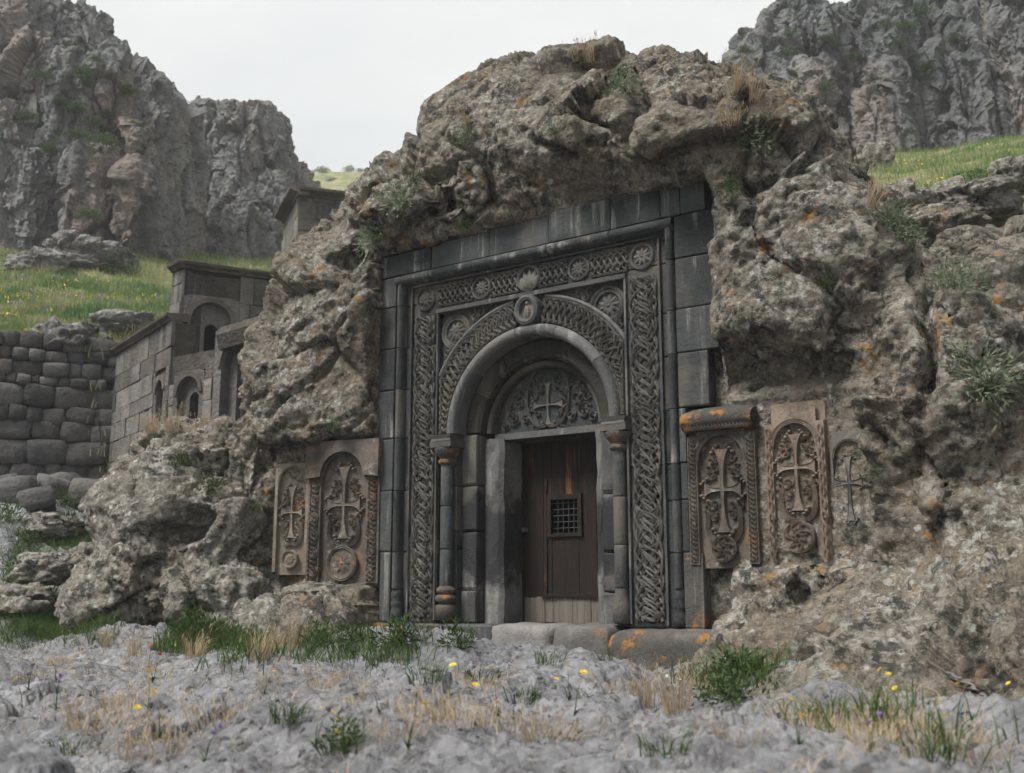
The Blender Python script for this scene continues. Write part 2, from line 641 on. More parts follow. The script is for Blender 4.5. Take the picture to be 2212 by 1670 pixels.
M = {}
M['rock'] = mat_rock('tuff_rock', (.045, .04, .032), (.145, .128, .102), (.275, .248, .205), lichen=(.39, .39, .36), lich=.65, orange=.85)
M['boulder'] = mat_rock('grey_boulder', (.06, .055, .046), (.165, .151, .126), (.3, .278, .24), lichen=(.39, .39, .36), lich=.85, orange=.3)
M['far_boulder'] = mat_rock('pale_boulder', (.09, .088, .084), (.2, .196, .188), (.32, .31, .295), lich=.6, orange=.05, sc=.45, bump=.06)
M['portal'] = mat_portal('dark_basalt', (.014, .017, .019), (.055, .057, .056), .65)
M['portal_orange'] = mat_portal('dark_basalt_with_orange_lichen', (.032, .032, .03), (.09, .083, .074), .4, orange=.75)
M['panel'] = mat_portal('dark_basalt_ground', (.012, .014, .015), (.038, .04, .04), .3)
M['carve'] = mat_portal('carved_basalt', (.04, .0415, .04), (.12, .114, .1), .5)
M['jamb'] = mat_portal('sooty_basalt', (.035, .036, .036), (.125, .123, .118), .9, soot=True)
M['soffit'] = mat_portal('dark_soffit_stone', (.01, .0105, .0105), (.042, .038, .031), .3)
M['ring'] = mat_portal('grey_arch_stone', (.05, .052, .053), (.105, .105, .103), .5)
M['sill'] = mat_portal('worn_grey_stone', (.08, .077, .072), (.185, .176, .166), .2, orange=.1)
M['k_dark'] = mat_tuff('dark_brown_tuff', (.05, .045, .039), (.145, .124, .103), (.14, .104, .083), .45, .5)
M['k_pink'] = mat_tuff('pinkish_tuff', (.1, .078, .062), (.23, .182, .145), (.22, .145, .115), .25, .3)
M['k_grey'] = mat_tuff('pale_tuff', (.1, .088, .071), (.235, .208, .17), (.2, .168, .13), .4, .3)
M['k_black'] = mat_tuff('black_stained_tuff', (.07, .066, .06), (.17, .155, .135), (.1, .09, .08), .3, .8)
M['door'] = mat_wood('dark_oiled_wood', (.003, .0024, .0022), (.015, .0068, .0036), (.15, .058, .02), .9)
M['door_pale'] = mat_wood('bare_grey_wood', (.05, .042, .034), (.17, .15, .125), (.05, .03, .02), .5)
M['iron'] = mat_plain('dull_iron', [(.3, (.03, .032, .033)), (.7, (.09, .09, .088))], 30, .6, metal=.3)
M['dark_room'] = mat_plain('interior_shade_black', [(.3, (.006, .006, .006)), (.7, (.012, .011, .010))], 5)  # near-black colour stands in for the shade inside unlit openings
M['ashlar'] = mat_ashlar('grey_ashlar', (.055, .053, .051), (.17, .159, .146), .75, .25)
M['ashlar_core'] = mat_ashlar('wall_mortar', (.035, .033, .03), (.075, .068, .06), .2, .2)
M['cornice'] = mat_ashlar('brown_cornice_stone', (.06, .05, .044), (.13, .11, .096), .3, .4)
M['rubble'] = mat_ashlar('dark_field_stone', (.045, .046, .049), (.125, .12, .115), .15, .15)
M['cliff'] = mat_cliff('grey_cliff', (.08, .083, .088), (.17, .172, .175), (.28, .277, .272), .55, .8)
M['cliff_r'] = mat_cliff('blue_grey_cliff', (.075, .079, .084), (.16, .164, .168), (.265, .265, .265), .45, .8)
M['meadow'] = mat_meadow('meadow')
M['ground'] = mat_ground('grey_bedrock')
M['grass'] = mat_plain('green_grass', [(.3, (.028, .06, .015)), (.7, (.075, .115, .03))], 3, .8, .3)
M['grass_far'] = mat_plain('meadow_grass', [(.38, (.075, .155, .05)), (.5, (.15, .22, .078)), (.62, (.32, .3, .16))], .5, .85, .3)
M['dry'] = mat_plain('dry_grass', [(.3, (.27, .2, .12)), (.7, (.46, .37, .25))], 6, .85, .3)
M['sage'] = mat_plain('grey_green_leaves', [(.3, (.075, .105, .062)), (.7, (.17, .2, .125))], 6, .85, .25)
M['leaf'] = mat_plain('dark_leaves', [(.3, (.03, .055, .02)), (.7, (.08, .115, .042))], 4, .8, .25)
M['yellow'] = mat_plain('yellow_petals', [(.3, (.62, .42, .02)), (.7, (.8, .6, .05))], 20, .7, .2)
M['purple'] = mat_plain('purple_petals', [(.3, (.2, .1, .34)), (.7, (.32, .2, .45))], 20, .7, .2)
M['white'] = mat_plain('cream_petals', [(.3, (.55, .52, .43)), (.7, (.72, .7, .62))], 20, .7, .2)
M['red'] = mat_plain('red_petals', [(.3, (.45, .04, .015)), (.7, (.62, .09, .03))], 20, .7, .2)

# ------------------------------------------------------------------ bedrock ground, one sheet to the horizon
def ground_z(x, y):
    p = np.stack([x, y, np.zeros_like(x)], -1).reshape(-1, 3)
    x, y = p[:, 0], p[:, 1]
    d = np.hypot(x - CAM[0], y - CAM[1])
    z = np.full(len(x), -.36)
    z = z + .09 * fbm(p, .55, 3, .5, 3.1)
    near = 1 - sstep(30, 60, d)
    # stepped bedrock lumps
    wp = p + .12 * np.stack([perlin(p * 1.7), perlin(p * 1.7 + 9), 0 * x], -1)
    # rounded bedrock humps with creases between them
    z = z + near * (.44 * np.abs(perlin(wp * np.array([.42, .8, 1]) + 3.3)) + .15 * np.abs(perlin(wp * np.array([1.1, 1.9, 1]) + 7.7)) + .05 * np.abs(perlin(wp * np.array([3.0, 4.2, 1]) + 1.7)) - .12)
    z = z + near * (.05 * facet(wp, 1.6, 6.0) + .03 * facet(wp, 4.2, 2.0) + .016 * facet(wp, 9.5, 5.0) + .05 * np.abs(perlin(wp * 3.1 + 21)) + .016 * fbm(p, 9, 3, .66))
    z = z + .05 * sstep(-2.2, -.6, y) * sstep(-4, -2, x)
    # mounds in front of the doorway
    for mx, my, rx, ry, h in ((-.75, -1.35, .8, .45, .22), (-2.1, -1.6, 1.1, .5, .14), (.5, -1.7, .6, .35, .1), (1.3, -1.3, .5, .3, .09),
                              (1.6, -3.6, 1.3, .8, .1), (3.1, -4.4, .9, .6, .06), (-3.4, -2.2, 1.2, .8, .06), (4.6, -2.6, 1.6, .9, .07)):
        z = z + h * np.exp(-((x - mx) / rx) ** 2 - ((y - my) / ry) ** 2)
    # the ground climbs to the left towards the retaining wall
    left = sstep(-5.2, -12.5, x - .35 * y)
    z = z + left * 2.25
    z = z - sstep(26, 60, d) * 1.2
    # behind the camera and far off it rolls gently
    z = z + sstep(60, 400, d) * 6 * fbm(p, .008, 2)
    return z


ang = np.concatenate([np.arange(-180, -33, 6.0), np.linspace(-31, 31, 520), np.arange(33, 180, 6.0)])
rad = np.concatenate([[.4, 1.2, 2.2], np.geomspace(2.9, 21.5, 440), [24, 30, 45, 80, 150, 300, 600, 1500]])
AA, RR = np.meshgrid(np.radians(ang), rad, indexing='ij')
gx = CAM[0] + RR * -np.sin(YAW - AA)
gy = CAM[1] + RR * np.cos(YAW - AA)
gz = ground_z(gx, gy).reshape(gx.shape)
GV = np.stack([gx, gy, gz], -1).reshape(-1, 3)
na, nr = gx.shape
ia = np.arange(na * nr).reshape(na, nr)
nxt = np.roll(ia, -1, 0)
GF = np.stack([ia[:, :-1], ia[:, 1:], nxt[:, 1:], nxt[:, :-1]], -1).reshape(-1, 4)
GV = np.concatenate([GV, [[CAM[0], CAM[1], -.4]]])
ground = np_obj('ground', GV, GF[:, ::-1], M['ground'])
tag(ground, kind='structure')


def gh(x, y):
    return float(ground_z(np.array([float(x)]), np.array([float(y)]))[0])


# ------------------------------------------------------------------ rock from a distance field
import openvdb


def ell(P, c, r):
    q = (P - np.array(c, np.float32)) / np.array(r, np.float32)
    k0 = np.sqrt((q * q).sum(-1))
    q2 = q / np.array(r, np.float32)
    k1 = np.sqrt((q2 * q2).sum(-1)) + 1e-6
    return k0 * (k0 - 1) / k1


def boxd(P, x0, x1, y0, y1, z0, z1, rot=0.0, piv=(0, 0)):
    x, y, z = P[..., 0], P[..., 1], P[..., 2]
    if rot:
        dx, dy = x - piv[0], y - piv[1]
        x = piv[0] + dx * cos(rot) + dy * sin(rot)
        y = piv[1] - dx * sin(rot) + dy * cos(rot)
    q = np.stack([np.abs(x - (x0 + x1) / 2) - (x1 - x0) / 2, np.abs(y - (y0 + y1) / 2) - (y1 - y0) / 2, np.abs(z - (z0 + z1) / 2) - (z1 - z0) / 2], -1)
    return np.sqrt((np.maximum(q, 0) ** 2).sum(-1)) + np.minimum(q.max(-1), 0)


def smin(a, b, k):
    h = np.clip(.5 + .5 * (b - a) / k, 0, 1)
    return b + (a - b) * h - k * h * (1 - h)


def smax(a, b, k):
    return -smin(-a, -b, k)


def vdb_surface(D, lo, vox, subd=1):
    g = openvdb.FloatGrid(.4)
    g.copyFromArray(np.clip(D, -.4, .4).astype(np.float32))
    pts, quads = g.convertToQuads(0.0)
    pts = pts * vox + np.array(lo)
    quads = quads.astype(np.int32)
    for _ in range(subd):
        pts, quads = subdivide(pts, quads)
    return pts, quads


def subdivide(V, Q):
    """one smoothing split of a quad mesh"""
    n = len(V)
    fc = V[Q].mean(1)
    E = np.stack([Q, np.roll(Q, -1, 1)], -1).reshape(-1, 2)
    Es = np.sort(E, 1)
    key = Es[:, 0].astype(np.int64) * n + Es[:, 1]
    uk, first, inv = np.unique(key, return_index=True, return_inverse=True)
    ue = Es[first]
    cnt = np.bincount(inv, minlength=len(uk))
    fsum = np.zeros((len(uk), 3))
    for c in range(3):
        fsum[:, c] = np.bincount(inv, weights=np.repeat(fc[:, c], 4), minlength=len(uk))
    mid = V[ue].mean(1)
    em = np.where((cnt == 2)[:, None], mid * .5 + fsum / np.maximum(cnt, 1)[:, None] * .5, mid)
    # relax old corners a little towards their neighbours
    acc = np.zeros((n, 3)); num = np.zeros(n)
    for c in range(3):
        acc[:, c] = np.bincount(ue[:, 0], weights=mid[:, c], minlength=n) + np.bincount(ue[:, 1], weights=mid[:, c], minlength=n)
    num = np.bincount(ue.ravel(), minlength=n)
    Vn = V * .35 + .65 * acc / np.maximum(num, 1)[:, None]
    nv = np.concatenate([Vn, em, fc])
    e = (inv.reshape(-1, 4) + n)
    f = np.arange(len(Q)) + n + len(uk)
    q = np.stack([np.stack([Q[:, k], e[:, k], f, e[:, k - 1]], -1) for k in range(4)], 1).reshape(-1, 4)
    return nv, q


def vnormals(V, Q):
    n = np.cross(V[Q[:, 2]] - V[Q[:, 0]], V[Q[:, 3]] - V[Q[:, 1]])
    out = np.zeros_like(V)
    for c in range(3):
        for k in range(4):
            out[:, c] += np.bincount(Q[:, k], weights=n[:, c], minlength=len(V))
    return out / (np.linalg.norm(out, axis=1)[:, None] + 1e-9)


def segdist(px, pz, pts):
    d = np.full(px.shape, 1e6)
    for (x0, z0), (x1, z1) in zip(pts[:-1], pts[1:]):
        ex, ez = x1 - x0, z1 - z0
        t = np.clip(((px - x0) * ex + (pz - z0) * ez) / (ex * ex + ez * ez + 1e-9), 0, 1)
        d = np.minimum(d, np.hypot(px - x0 - t * ex, pz - z0 - t * ez))
    return d


# the outcrop: crest height and depth along the wall direction, then front face, brow, feet, niches
CREST = [(-4.2, 0.0, .3), (-4.0, 1.0, .35), (-3.84, 2.2, .4), (-3.75, 2.9, .44), (-3.63, 3.45, .49), (-3.48, 3.9, .53), (-3.25, 4.5, .64), (-2.75, 4.75, .82),
         (-2.35, 4.85, .96), (-1.95, 5.15, 1.16), (-1.65, 5.5, 1.3), (-1.2, 5.85, 1.38), (-.38, 6.22, 1.53), (.3, 6.25, 1.65), (.64, 6.12, 1.69),
         (1.18, 5.75, 1.6), (1.52, 5.25, 1.54), (1.85, 4.9, 1.48), (2.4, 4.3, 1.38), (2.7, 3.8, 1.29), (3.13, 3.2, 1.17), (3.61, 2.5, 1.03), (3.94, 1.9, .91),
         (4.2, 1.6, .84), (5.0, 1.3, .7), (6.2, .9, .5), (7.2, .3, .4)]
FRONT = [(-4.5, .3), (-4.1, -.2), (-3.6, -.4), (-3.4, -.42), (-2.6, -.3), (-1.9, -.2), (-1.5, -.1), (0, -.12), (2, -.1), (2.8, -.12), (3.5, -.12), (4.5, -.55), (6, -1.2), (7.2, -1.2)]


def outcrop():
    vox = .05
    lo = np.array([-5.6, -2.6, -1.2]); hi = np.array([7.4, 3.4, 7.1])
    ns = np.ceil((hi - lo) / vox).astype(int)
    ax = [lo[k] + vox * np.arange(ns[k], dtype=np.float32) for k in range(3)]
    X = ax[0]
    c = np.array(CREST)
    zr = np.interp(X, c[:, 0], c[:, 1]); yr = np.interp(X, c[:, 0], c[:, 2])
    yf = np.interp(X, [a for a, b in FRONT], [b for a, b in FRONT])
    P = np.stack(np.meshgrid(*ax, indexing='ij'), -1).astype(np.float32)
    Z = P[..., 2]; Y = P[..., 1]
    zr_, yr_, yf_ = (v[:, None, None].astype(np.float32) for v in (zr, yr, yf))
    dep = np.where(Y < yr_, yr_ - yf_, 3.2)
    F = (np.maximum(Z + .6, 0) / (zr_ + .6)) ** 2.8 + (np.abs(Y - yr_) / dep) ** 2.8
    D = (F ** (1 / 2.8) - 1) * np.minimum(zr_ + .6, 1.6) * .7
    del F
    add = [((-.1, .95, 4.85), (1.9, 1.2, 1.0), .5), ((.35, 1.2, 5.0), (1.6, 1.05, .78), .5), ((2.4, .72, 4.15), (.65, .78, .62), .4), ((-1.45, .45, 4.4), (.85, .72, .62), .4), ((1.95, .45, 4.3), (.75, .75, .8), .4), ((2.4, .5, 3.6), (.62, .62, .85), .35), ((2.28, .62, 2.95), (.5, .68, 1.2), .3), ((2.2, .75, 4.0), (.5, .85, .7), .3), ((-2.2, .5, 3.4), (.5, .66, 1.0), .3), ((-.45, .26, 4.42), (.7, .5, .45), .3), ((.75, .52, 4.7), (.9, .85, .62), .35),
           ((1.75, .66, 4.55), (.8, .9, .75), .35), ((2.3, .85, 3.5), (.75, .8, 1.0), .3), ((2.2, 1.15, 4.85), (.6, .65, .5), .08),
           ((1.95, .8, 5.0), (.45, .6, .35), .15), ((2.75, .9, 3.8), (.5, .7, .45), .12),
           ((2.95, .55, 2.85), (.65, .75, .85), .3), ((2.6, .2, 2.45), (.75, .55, .5), .2), ((3.75, .35, 1.7), (.6, .6, 1.0), .3),
           ((-1.9, .45, 4.5), (.75, .8, .6), .25), ((-2.5, .2, 3.2), (.8, .6, 1.1), .3), ((-3.1, .15, 2.8), (.75, .55, 1.1), .3), ((-3.55, .05, 1.2), (.45, .5, .9), .25),
           ((-2.5, -.1, -.2), (1.2, .6, .4), .12), ((-3.4, -.25, -.15), (.6, .55, .42), .2),
           ((2.65, -.12, -.25), (1.0, .5, .5), .12), ((2.1, 1.0, 4.1), (.75, .75, .7), .25), ((2.6, 1.05, 4.0), (.6, .7, .62), .25), ((3.0, .9, 3.4), (.55, .7, .62), .25), ((4.7, -.5, -.4), (1.9, 1.2, 1.0), .4), ((3.4, -.9, -.55), (1.5, 1.0, .6), .3), ((5.6, -1.0, -.3), (1.6, 1.4, 1.2), .4)]
    for cc, rr, k in add:
        D = smin(D, ell(P, cc, rr), k)
    # cut the wall face for the doorway and the cross stones
    D = smax(D, -boxd(P, -1.87, 2.07, -4, .14, -2, 3.93), .06)
    D = smax(D, -boxd(P, -.98, 1.04, -4, 1.6, -2, 2.9), .05)
    D = smax(D, -boxd(P, 1.6, 3.27, -4, .035, .5, 1.88), .08)
    D = smax(D, -boxd(P, -3.36, -1.8, -4, .03, .37, 1.92, radians(12), (-1.87, 0)), .08)
    # hollows
    for dx, dy, y, r in ((1655, 790, -.35, (.26, .3, .34)), (1575, 800, -.25, (.2, .25, .3)), (1925, 655, -.62, (.07, .1, .07)), (582, 1255, -.75, (.24, .3, .17)),
                         (870, 1250, .1, (.1, .3, .2)), (1460, 425, -.35, (.3, .4, .16)), (1000, 505, -.2, (.12, .2, .1)), (1060, 400, -.25, (.07, .2, .3)),
                         (1390, 300, .55, (.12, .3, .3)), (1770, 1000, -.2, (.12, .3, .1)), (960, 440, -.1, (.16, .2, .1)), (740, 560, -.2, (.2, .2, .07)), (2030, 1000, -.75, (.16, .25, .14))):
        q = at_y(dx, dy, y)
        D = smax(D, -ell(P, q, r), .08)
    V, Q = vdb_surface(D, lo, vox, 1)
    # drop what is buried or at the far side
    keep = (V[Q, 1].mean(1) < 2.9) & (V[Q, 2].mean(1) > -1.0)
    Q = Q[keep]
    used, inv = np.unique(Q, return_inverse=True)
    V = V[used]; Q = inv.reshape(-1, 4).astype(np.int32)
    N = vnormals(V, Q)
    if (N[V[:, 1] < -.3] @ np.array([0, -1, .3])).mean() < 0:
        Q = Q[:, ::-1]; N = -N
    # how near to the cut faces: keep those quiet
    inx = sstep(-2.0, -1.86, V[:, 0]) * sstep(2.16, 2.04, V[:, 0]) * sstep(4.04, 3.92, V[:, 2])
    back = sstep(-.12, .06, V[:, 1])
    quiet = inx * back
    k1 = sstep(1.5, 1.65, V[:, 0]) * sstep(3.36, 3.25, V[:, 0]) * sstep(.4, .5, V[:, 2]) * sstep(2.0, 1.9, V[:, 2]) * sstep(-.14, .02, V[:, 1])
    k2 = sstep(-3.46, -3.35, V[:, 0]) * sstep(-1.75, -1.85, V[:, 0]) * sstep(.28, .38, V[:, 2]) * sstep(2.04, 1.94, V[:, 2]) * sstep(-.4, -.25, V[:, 1] + .2 * (-1.87 - V[:, 0]) * -1)
    amp = 1 - np.maximum(np.maximum(quiet, k1), k2)
    soft = .35 + .65 * sstep(0, .35, np.maximum(np.abs(V[:, 0] - .1) - 1.95, V[:, 2] - 3.95))
    W_ = V + .35 * np.stack([perlin(V * .9), perlin(V * .9 + 31), perlin(V * .9 + 57)], -1)
    f1, f2, idr, fa = worley(W_ * np.array([1, 1, 1.25]), .8, 5.0)
    d = .2 * fbm(V, .6, 2, .5, 8.0) - .03
    d += fa * .24 + (idr - .5) * .08 - .12 * np.exp(-(f2 - f1) / .035) * sstep(.35, .6, idr)
    g1, g2, gid, ga = worley(W_, 2.0, 1.0)
    d += ga * .08 + (gid - .5) * .02 - .03 * np.exp(-(g2 - g1) / .05) * sstep(.4, .6, gid)
    rough = sstep(-.35, .35, fbm(V, .8, 2, .5, 40.0))
    d += .035 * facet(W_ + .06 * perlin(V * 7)[:, None], 4.6, 2.0) * (.5 + .7 * rough)
    d += .032 * ridged(V * np.array([1, 1, 1.35]), 1.7, 3, .55, 2.0) * (.4 + .8 * rough)
    d += .024 * fbm(V, 5.0, 4, .66, 4.0) * (.6 + .7 * rough)
    h1, h2, hid, ha = worley(V, 10.0, 3.0)
    d += ha * .022 * (.4 + rough) - .03 * sstep(.72, .85, hid) * sstep(.5, .15, h1)
    d += .010 * fbm(V, 22.0, 2, .6, 6.0)
    # long cracks
    for pts, w, dp in (([(1380, 150), (1395, 230), (1385, 300), (1430, 380), (1500, 420)], .045, .16), ([(1600, 215), (1615, 300), (1600, 380), (1640, 440), (1600, 520)], .05, .12),
                       ([(1160, 300), (1215, 320), (1250, 345)], .03, .16), ([(1780, 300), (1730, 370), (1620, 400)], .045, .14),
                       ([(960, 300), (1050, 350), (1060, 430), (1000, 490)], .04, .16), ([(2010, 620), (2000, 700), (2020, 780), (2010, 900)], .05, .2), ([(760, 640), (700, 800), (600, 900)], .03, .08),
                       ([(1750, 890), (1850, 900), (1900, 960)], .03, .12), ([(740, 490), (860, 520), (930, 560)], .035, .12)):
        sx, sy, sd = seen(V)
        ww = w * DF / sd
        wob = 18 * perlin(V * 3.0)
        dd = segdist(sx + wob, sy + 14 * perlin(V * 3.0 + 20), pts)
        d -= dp * np.exp(-(dd / ww) ** 2) * (V[:, 1] < 1.9)
    V = V + N * (d * amp * soft)[:, None]
    # nothing may poke through the cut faces
    m = (V[:, 0] > -1.84) & (V[:, 0] < 2.03) & (V[:, 2] < 3.9) & (V[:, 1] > -.3)
    V[m, 1] = np.maximum(V[m, 1], .12)
    m = (V[:, 0] > 1.64) & (V[:, 0] < 3.22) & (V[:, 2] > .52) & (V[:, 2] < 1.84) & (V[:, 1] > -.35)
    V[m, 1] = np.maximum(V[m, 1], .03 + .012 * perlin(V[m] * 5))
    c12, s12 = cos(radians(12)), sin(radians(12))
    xr_, yr2 = -1.87 + (V[:, 0] + 1.87) * c12 + V[:, 1] * s12, -(V[:, 0] + 1.87) * s12 + V[:, 1] * c12
    m = (xr_ > -3.30) & (xr_ < -1.84) & (V[:, 2] > .39) & (V[:, 2] < 1.88) & (yr2 > -.5)
    push = np.maximum(yr2[m], .0 + .012 * perlin(V[m] * 5)) - yr2[m]
    V[m, 0] -= push * s12; V[m, 1] += push * c12
    o = np_obj('rock_outcrop', V, Q, M['rock'])
    tag(o, 'huge lichen-spotted brown rock dome around the carved doorway', 'rock')
    return o, V, N


rock_outcrop, RV, RN = outcrop()
_rx, _ry, _rt = seen(RV)


def on_rock(dx, dy):
    """surface point of the outcrop seen at a survey pixel"""
    m = np.where((np.abs(_rx - dx) < 14) & (np.abs(_ry - dy) < 14))[0]
    if len(m) == 0:
        m = np.array([np.argmin((_rx - dx) ** 2 + (_ry - dy) ** 2)])
        return RV[m[0]], RN[m[0]]
    i = m[np.argmin(_rt[m] + .004 * np.hypot(_rx[m] - dx, _ry[m] - dy))]
    return RV[i], RN[i]

# ------------------------------------------------------------------ carving helpers
RIB = [(-1, 0), (-.9, .75), (-.62, 1), (-.35, .9), (-.12, .25), (.12, .25), (.35, .9), (.62, 1), (.9, .75), (1, 0)]


def ribbon(mb, path, w, h, base=0.0, lift=None, closed=False, wid=None):
    prof = [(a * w, max(o * h, 1e-5) if o > 0 else 1e-7) for a, o in RIB]
    sub = MB()
    n = len(path)
    sub.sweep(path, prof, closed=closed, lift=lift, wid=wid)
    sub.shift(dy=base)
    mb.add(sub.v, sub.f)


def plait(mb, length, half, place, n=6, wave=.62, w=.021, h=.02, base=0.0, step=.016, amp=None, jig=.0, s0=0.0, pinch=.0):
    """n strands woven along a band; place(s, x) puts band coordinates on the wall"""
    ss = np.arange(0, length + step, step)
    for k in range(n):
        th = 2 * pi * (ss + s0) / wave + jig * np.sin(2 * pi * ss / (wave * 2.7)) + 2 * pi * k / n
        x = np.sin(th)
        x = np.sign(x) * np.abs(x) ** .82
        a = half if amp is None else amp(ss)
        a = a * (1 - pinch * (.5 + .5 * np.cos(2 * pi * (ss + s0) / (wave * .74))))
        path = [place(s, v) for s, v in zip(ss, x * a)]
        lift = h * .4 * -np.cos((n - 1) * th)
        ribbon(mb, path, w, h, base, lift)


def arc(cx, cz, r, a0, a1, n):
    return [(cx + r * cos(a), cz + r * sin(a)) for a in np.linspace(a0, a1, n)]


def spiral(cx, cz, r0, r1, a0, turns, n=40):
    return [(cx + (r0 + (r1 - r0) * t) * cos(a0 + 2 * pi * turns * t), cz + (r0 + (r1 - r0) * t) * sin(a0 + 2 * pi * turns * t)) for t in np.linspace(0, 1, n)]


def bez(p0, p1, p2, p3, n=18):
    t = np.linspace(0, 1, n)[:, None]
    p0, p1, p2, p3 = (np.array(p, float) for p in (p0, p1, p2, p3))
    return [tuple(q) for q in (1 - t) ** 3 * p0 + 3 * (1 - t) ** 2 * t * p1 + 3 * (1 - t) * t * t * p2 + t ** 3 * p3]


def dome(mb, x, z, r, h, base=0.0, seg=12):
    rows = [[(x + r * cos(e) * cos(2 * pi * k / seg), base - h * sin(e), z + r * cos(e) * sin(2 * pi * k / seg)) for k in range(seg)] for e in (0, .5, 1.0, 1.4)]
    mb.grid(rows, closed_v=True)
    b = len(mb.v)
    mb.f.append(tuple(range(b - seg, b)))


def leaf(mb, x, z, L, w, ang, h, base=0.0):
    ca, sa = cos(ang), sin(ang)
    rows = []
    for t in np.linspace(0, 1, 7):
        ww = w * sin(pi * t ** .8) * .5 + .0005
        rows.append([(x + L * t * ca - o * ww * sa, base - hh * sin(pi * min(1, t + .12)), z + L * t * sa + o * ww * ca) for o, hh in ((-1, 0.0005), (-.45, h), (0, h * .45), (.45, h), (1, .0005))])
    mb.grid(rows)


def rosette(mb, cx, cz, r, base, h, petals=8, rings=True):
    if rings:
        ribbon(mb, arc(cx, cz, r * .92, 0, 2 * pi, 40)[:-1], r * .09, h, base, closed=True)
    for k in range(petals):
        leaf(mb, cx, cz, r * .78, r * 2.6 / petals, 2 * pi * k / petals + .2, h, base)
    dome(mb, cx, cz, r * .13, h * 1.2, base)


def knot_disc(mb, cx, cz, r, base, h, seed=0):
    ribbon(mb, arc(cx, cz, r * .94, 0, 2 * pi, 44)[:-1], r * .055, h, base, closed=True)
    th = np.linspace(0, 2 * pi, 160)[:-1]
    for q, (k, a, ph) in enumerate(((7, .34, 0), (7, .34, pi / 7), (5, .22, .3))):
        rr = r * (.52 if q < 2 else .3) + r * a * np.cos(k * th + ph * k) * (1 if q < 2 else .8)
        tw = .35 * np.sin(k * th + ph)
        path = [(cx + R * cos(t + w_), cz + R * sin(t + w_)) for R, t, w_ in zip(rr, th, tw)]
        ribbon(mb, path, r * .05, h, base, lift=h * .4 * np.sin((k * 2) * th + q * 1.7), closed=True)


def cross_relief(mb, cx, cz, up, down, side, h, base, a=.035, e=.085, lobe=.034):
    """cross with flaring arms that end in pairs of round buds"""
    ys, yf = base, base - h
    for L, ang, ee in ((up, 0, e), (side, pi / 2, e), (down, pi, e * 1.05), (side, -pi / 2, e)):
        c, s = cos(ang), sin(ang)
        rot = lambda q: (cx + q[0] * c - q[1] * s, cz + q[0] * s + q[1] * c)
        cur = bez((a, a), (a * .95, L * .5), (a * 1.2, L * .8), (ee, L), 10)
        rows = []
        for x, z in cur:
            rr = [rot((x, z)), rot((x - .005, z)), rot((x - .012, z)), rot((-x + .012, z)), rot((-x + .005, z)), rot((-x, z))]
            yy = [ys, yf, yf + .007, yf + .007, yf, ys]
            rows.append([(p[0], y, p[1]) for p, y in zip(rr, yy)])
        rows.append([(p[0], ys, p[2]) for p in rows[-1]])
        mb.grid(rows)
        for s_ in (-1, 1):
            for (ox, oz) in ((s_ * ee * 1.02, L + lobe * .2), (s_ * (ee + lobe * .75), L - lobe * .75), (s_ * ee * .72, L + lobe * .95)):
                p = rot((ox, oz))
                dome(mb, p[0], p[1], lobe * .62, h * 1.1, base, 10)
    mb.box(cx - a, cx + a, yf + .004, ys, cz - a, cz + a)


# unit stones, shared by all blocks
def unit_stone(name, bev, jit, seed):
    rnd = random.Random(seed)
    bm = bmesh.new()
    bmesh.ops.create_cube(bm, size=1.0)
    for v in bm.verts:
        v.co += mathutils.Vector([rnd.uniform(-jit, jit) for _ in range(3)])
    bmesh.ops.bevel(bm, geom=list(bm.edges) + list(bm.verts), offset=bev, segments=1, affect='EDGES', profile=.5)
    me = bpy.data.meshes.new(name)
    bm.to_mesh(me); bm.free()
    return me


_unit = {}


def block(parent, x0, x1, y0, y1, z0, z1, mat, name='block', bev=.025, jit=.006, rnd=random):
    v = rnd.randrange(4)
    key = (mat.name, bev, v)
    if key not in _unit:
        _unit[key] = unit_stone('stone_block', bev, jit, hash((bev, v)) % 999)
        _unit[key].materials.append(mat)
    o = bpy.data.objects.new(name, _unit[key])
    o.location = ((x0 + x1) / 2, (y0 + y1) / 2, (z0 + z1) / 2)
    o.scale = (x1 - x0, y1 - y0, z1 - z0)
    return link(o, parent)


def wedge(parent, cx, cz, r0, r1, a0, a1, y0, y1, mat, name='voussoir', n=8, cham=.012, roll=0.0):
    """one stone of an arch ring"""
    mb = MB()
    rows = []
    for a in np.linspace(a0, a1, n):
        ring = []
        if roll:
            rm, rr = (r0 + r1) / 2, (r1 - r0) / 2
            pr = [(r1, y1), (r1, y0 + rr * .7)] + [(rm + rr * .93 * cos(t), y0 + rr * .7 - rr * .85 * sin(t)) for t in np.linspace(.15, pi - .15, 9)] + [(r0, y0 + rr * .7), (r0, y1)]
        else:
            pr = [(r1, y1), (r1, y0 + cham), (r1 - cham, y0), (r0 + cham, y0), (r0, y0 + cham), (r0, y1)]
        for r, y in pr:
            ring.append((cx + r * cos(a), y, cz + r * sin(a)))
        rows.append(ring)
    mb.grid(rows, closed_v=True)
    k = len(rows[0])
    mb.f.append(tuple(range(k)))
    mb.f.append(tuple(reversed(range((n - 1) * k, n * k))))
    return mb.build(name, mat, parent)


# ------------------------------------------------------------------ the carved doorway
RND = random.Random(11)
portal = empty('carved_doorway', (.05, -.05, -.25))
tag(portal, 'tall dark stone doorway with interlace carving set into the rock dome', 'doorway', kind='thing')


def pp(o):
    """parent in place: wall coordinates are kept"""
    o.parent = portal
    o.location = (o.location[0] - .05, o.location[1] + .05, o.location[2] + .25)
    return o


G = .004
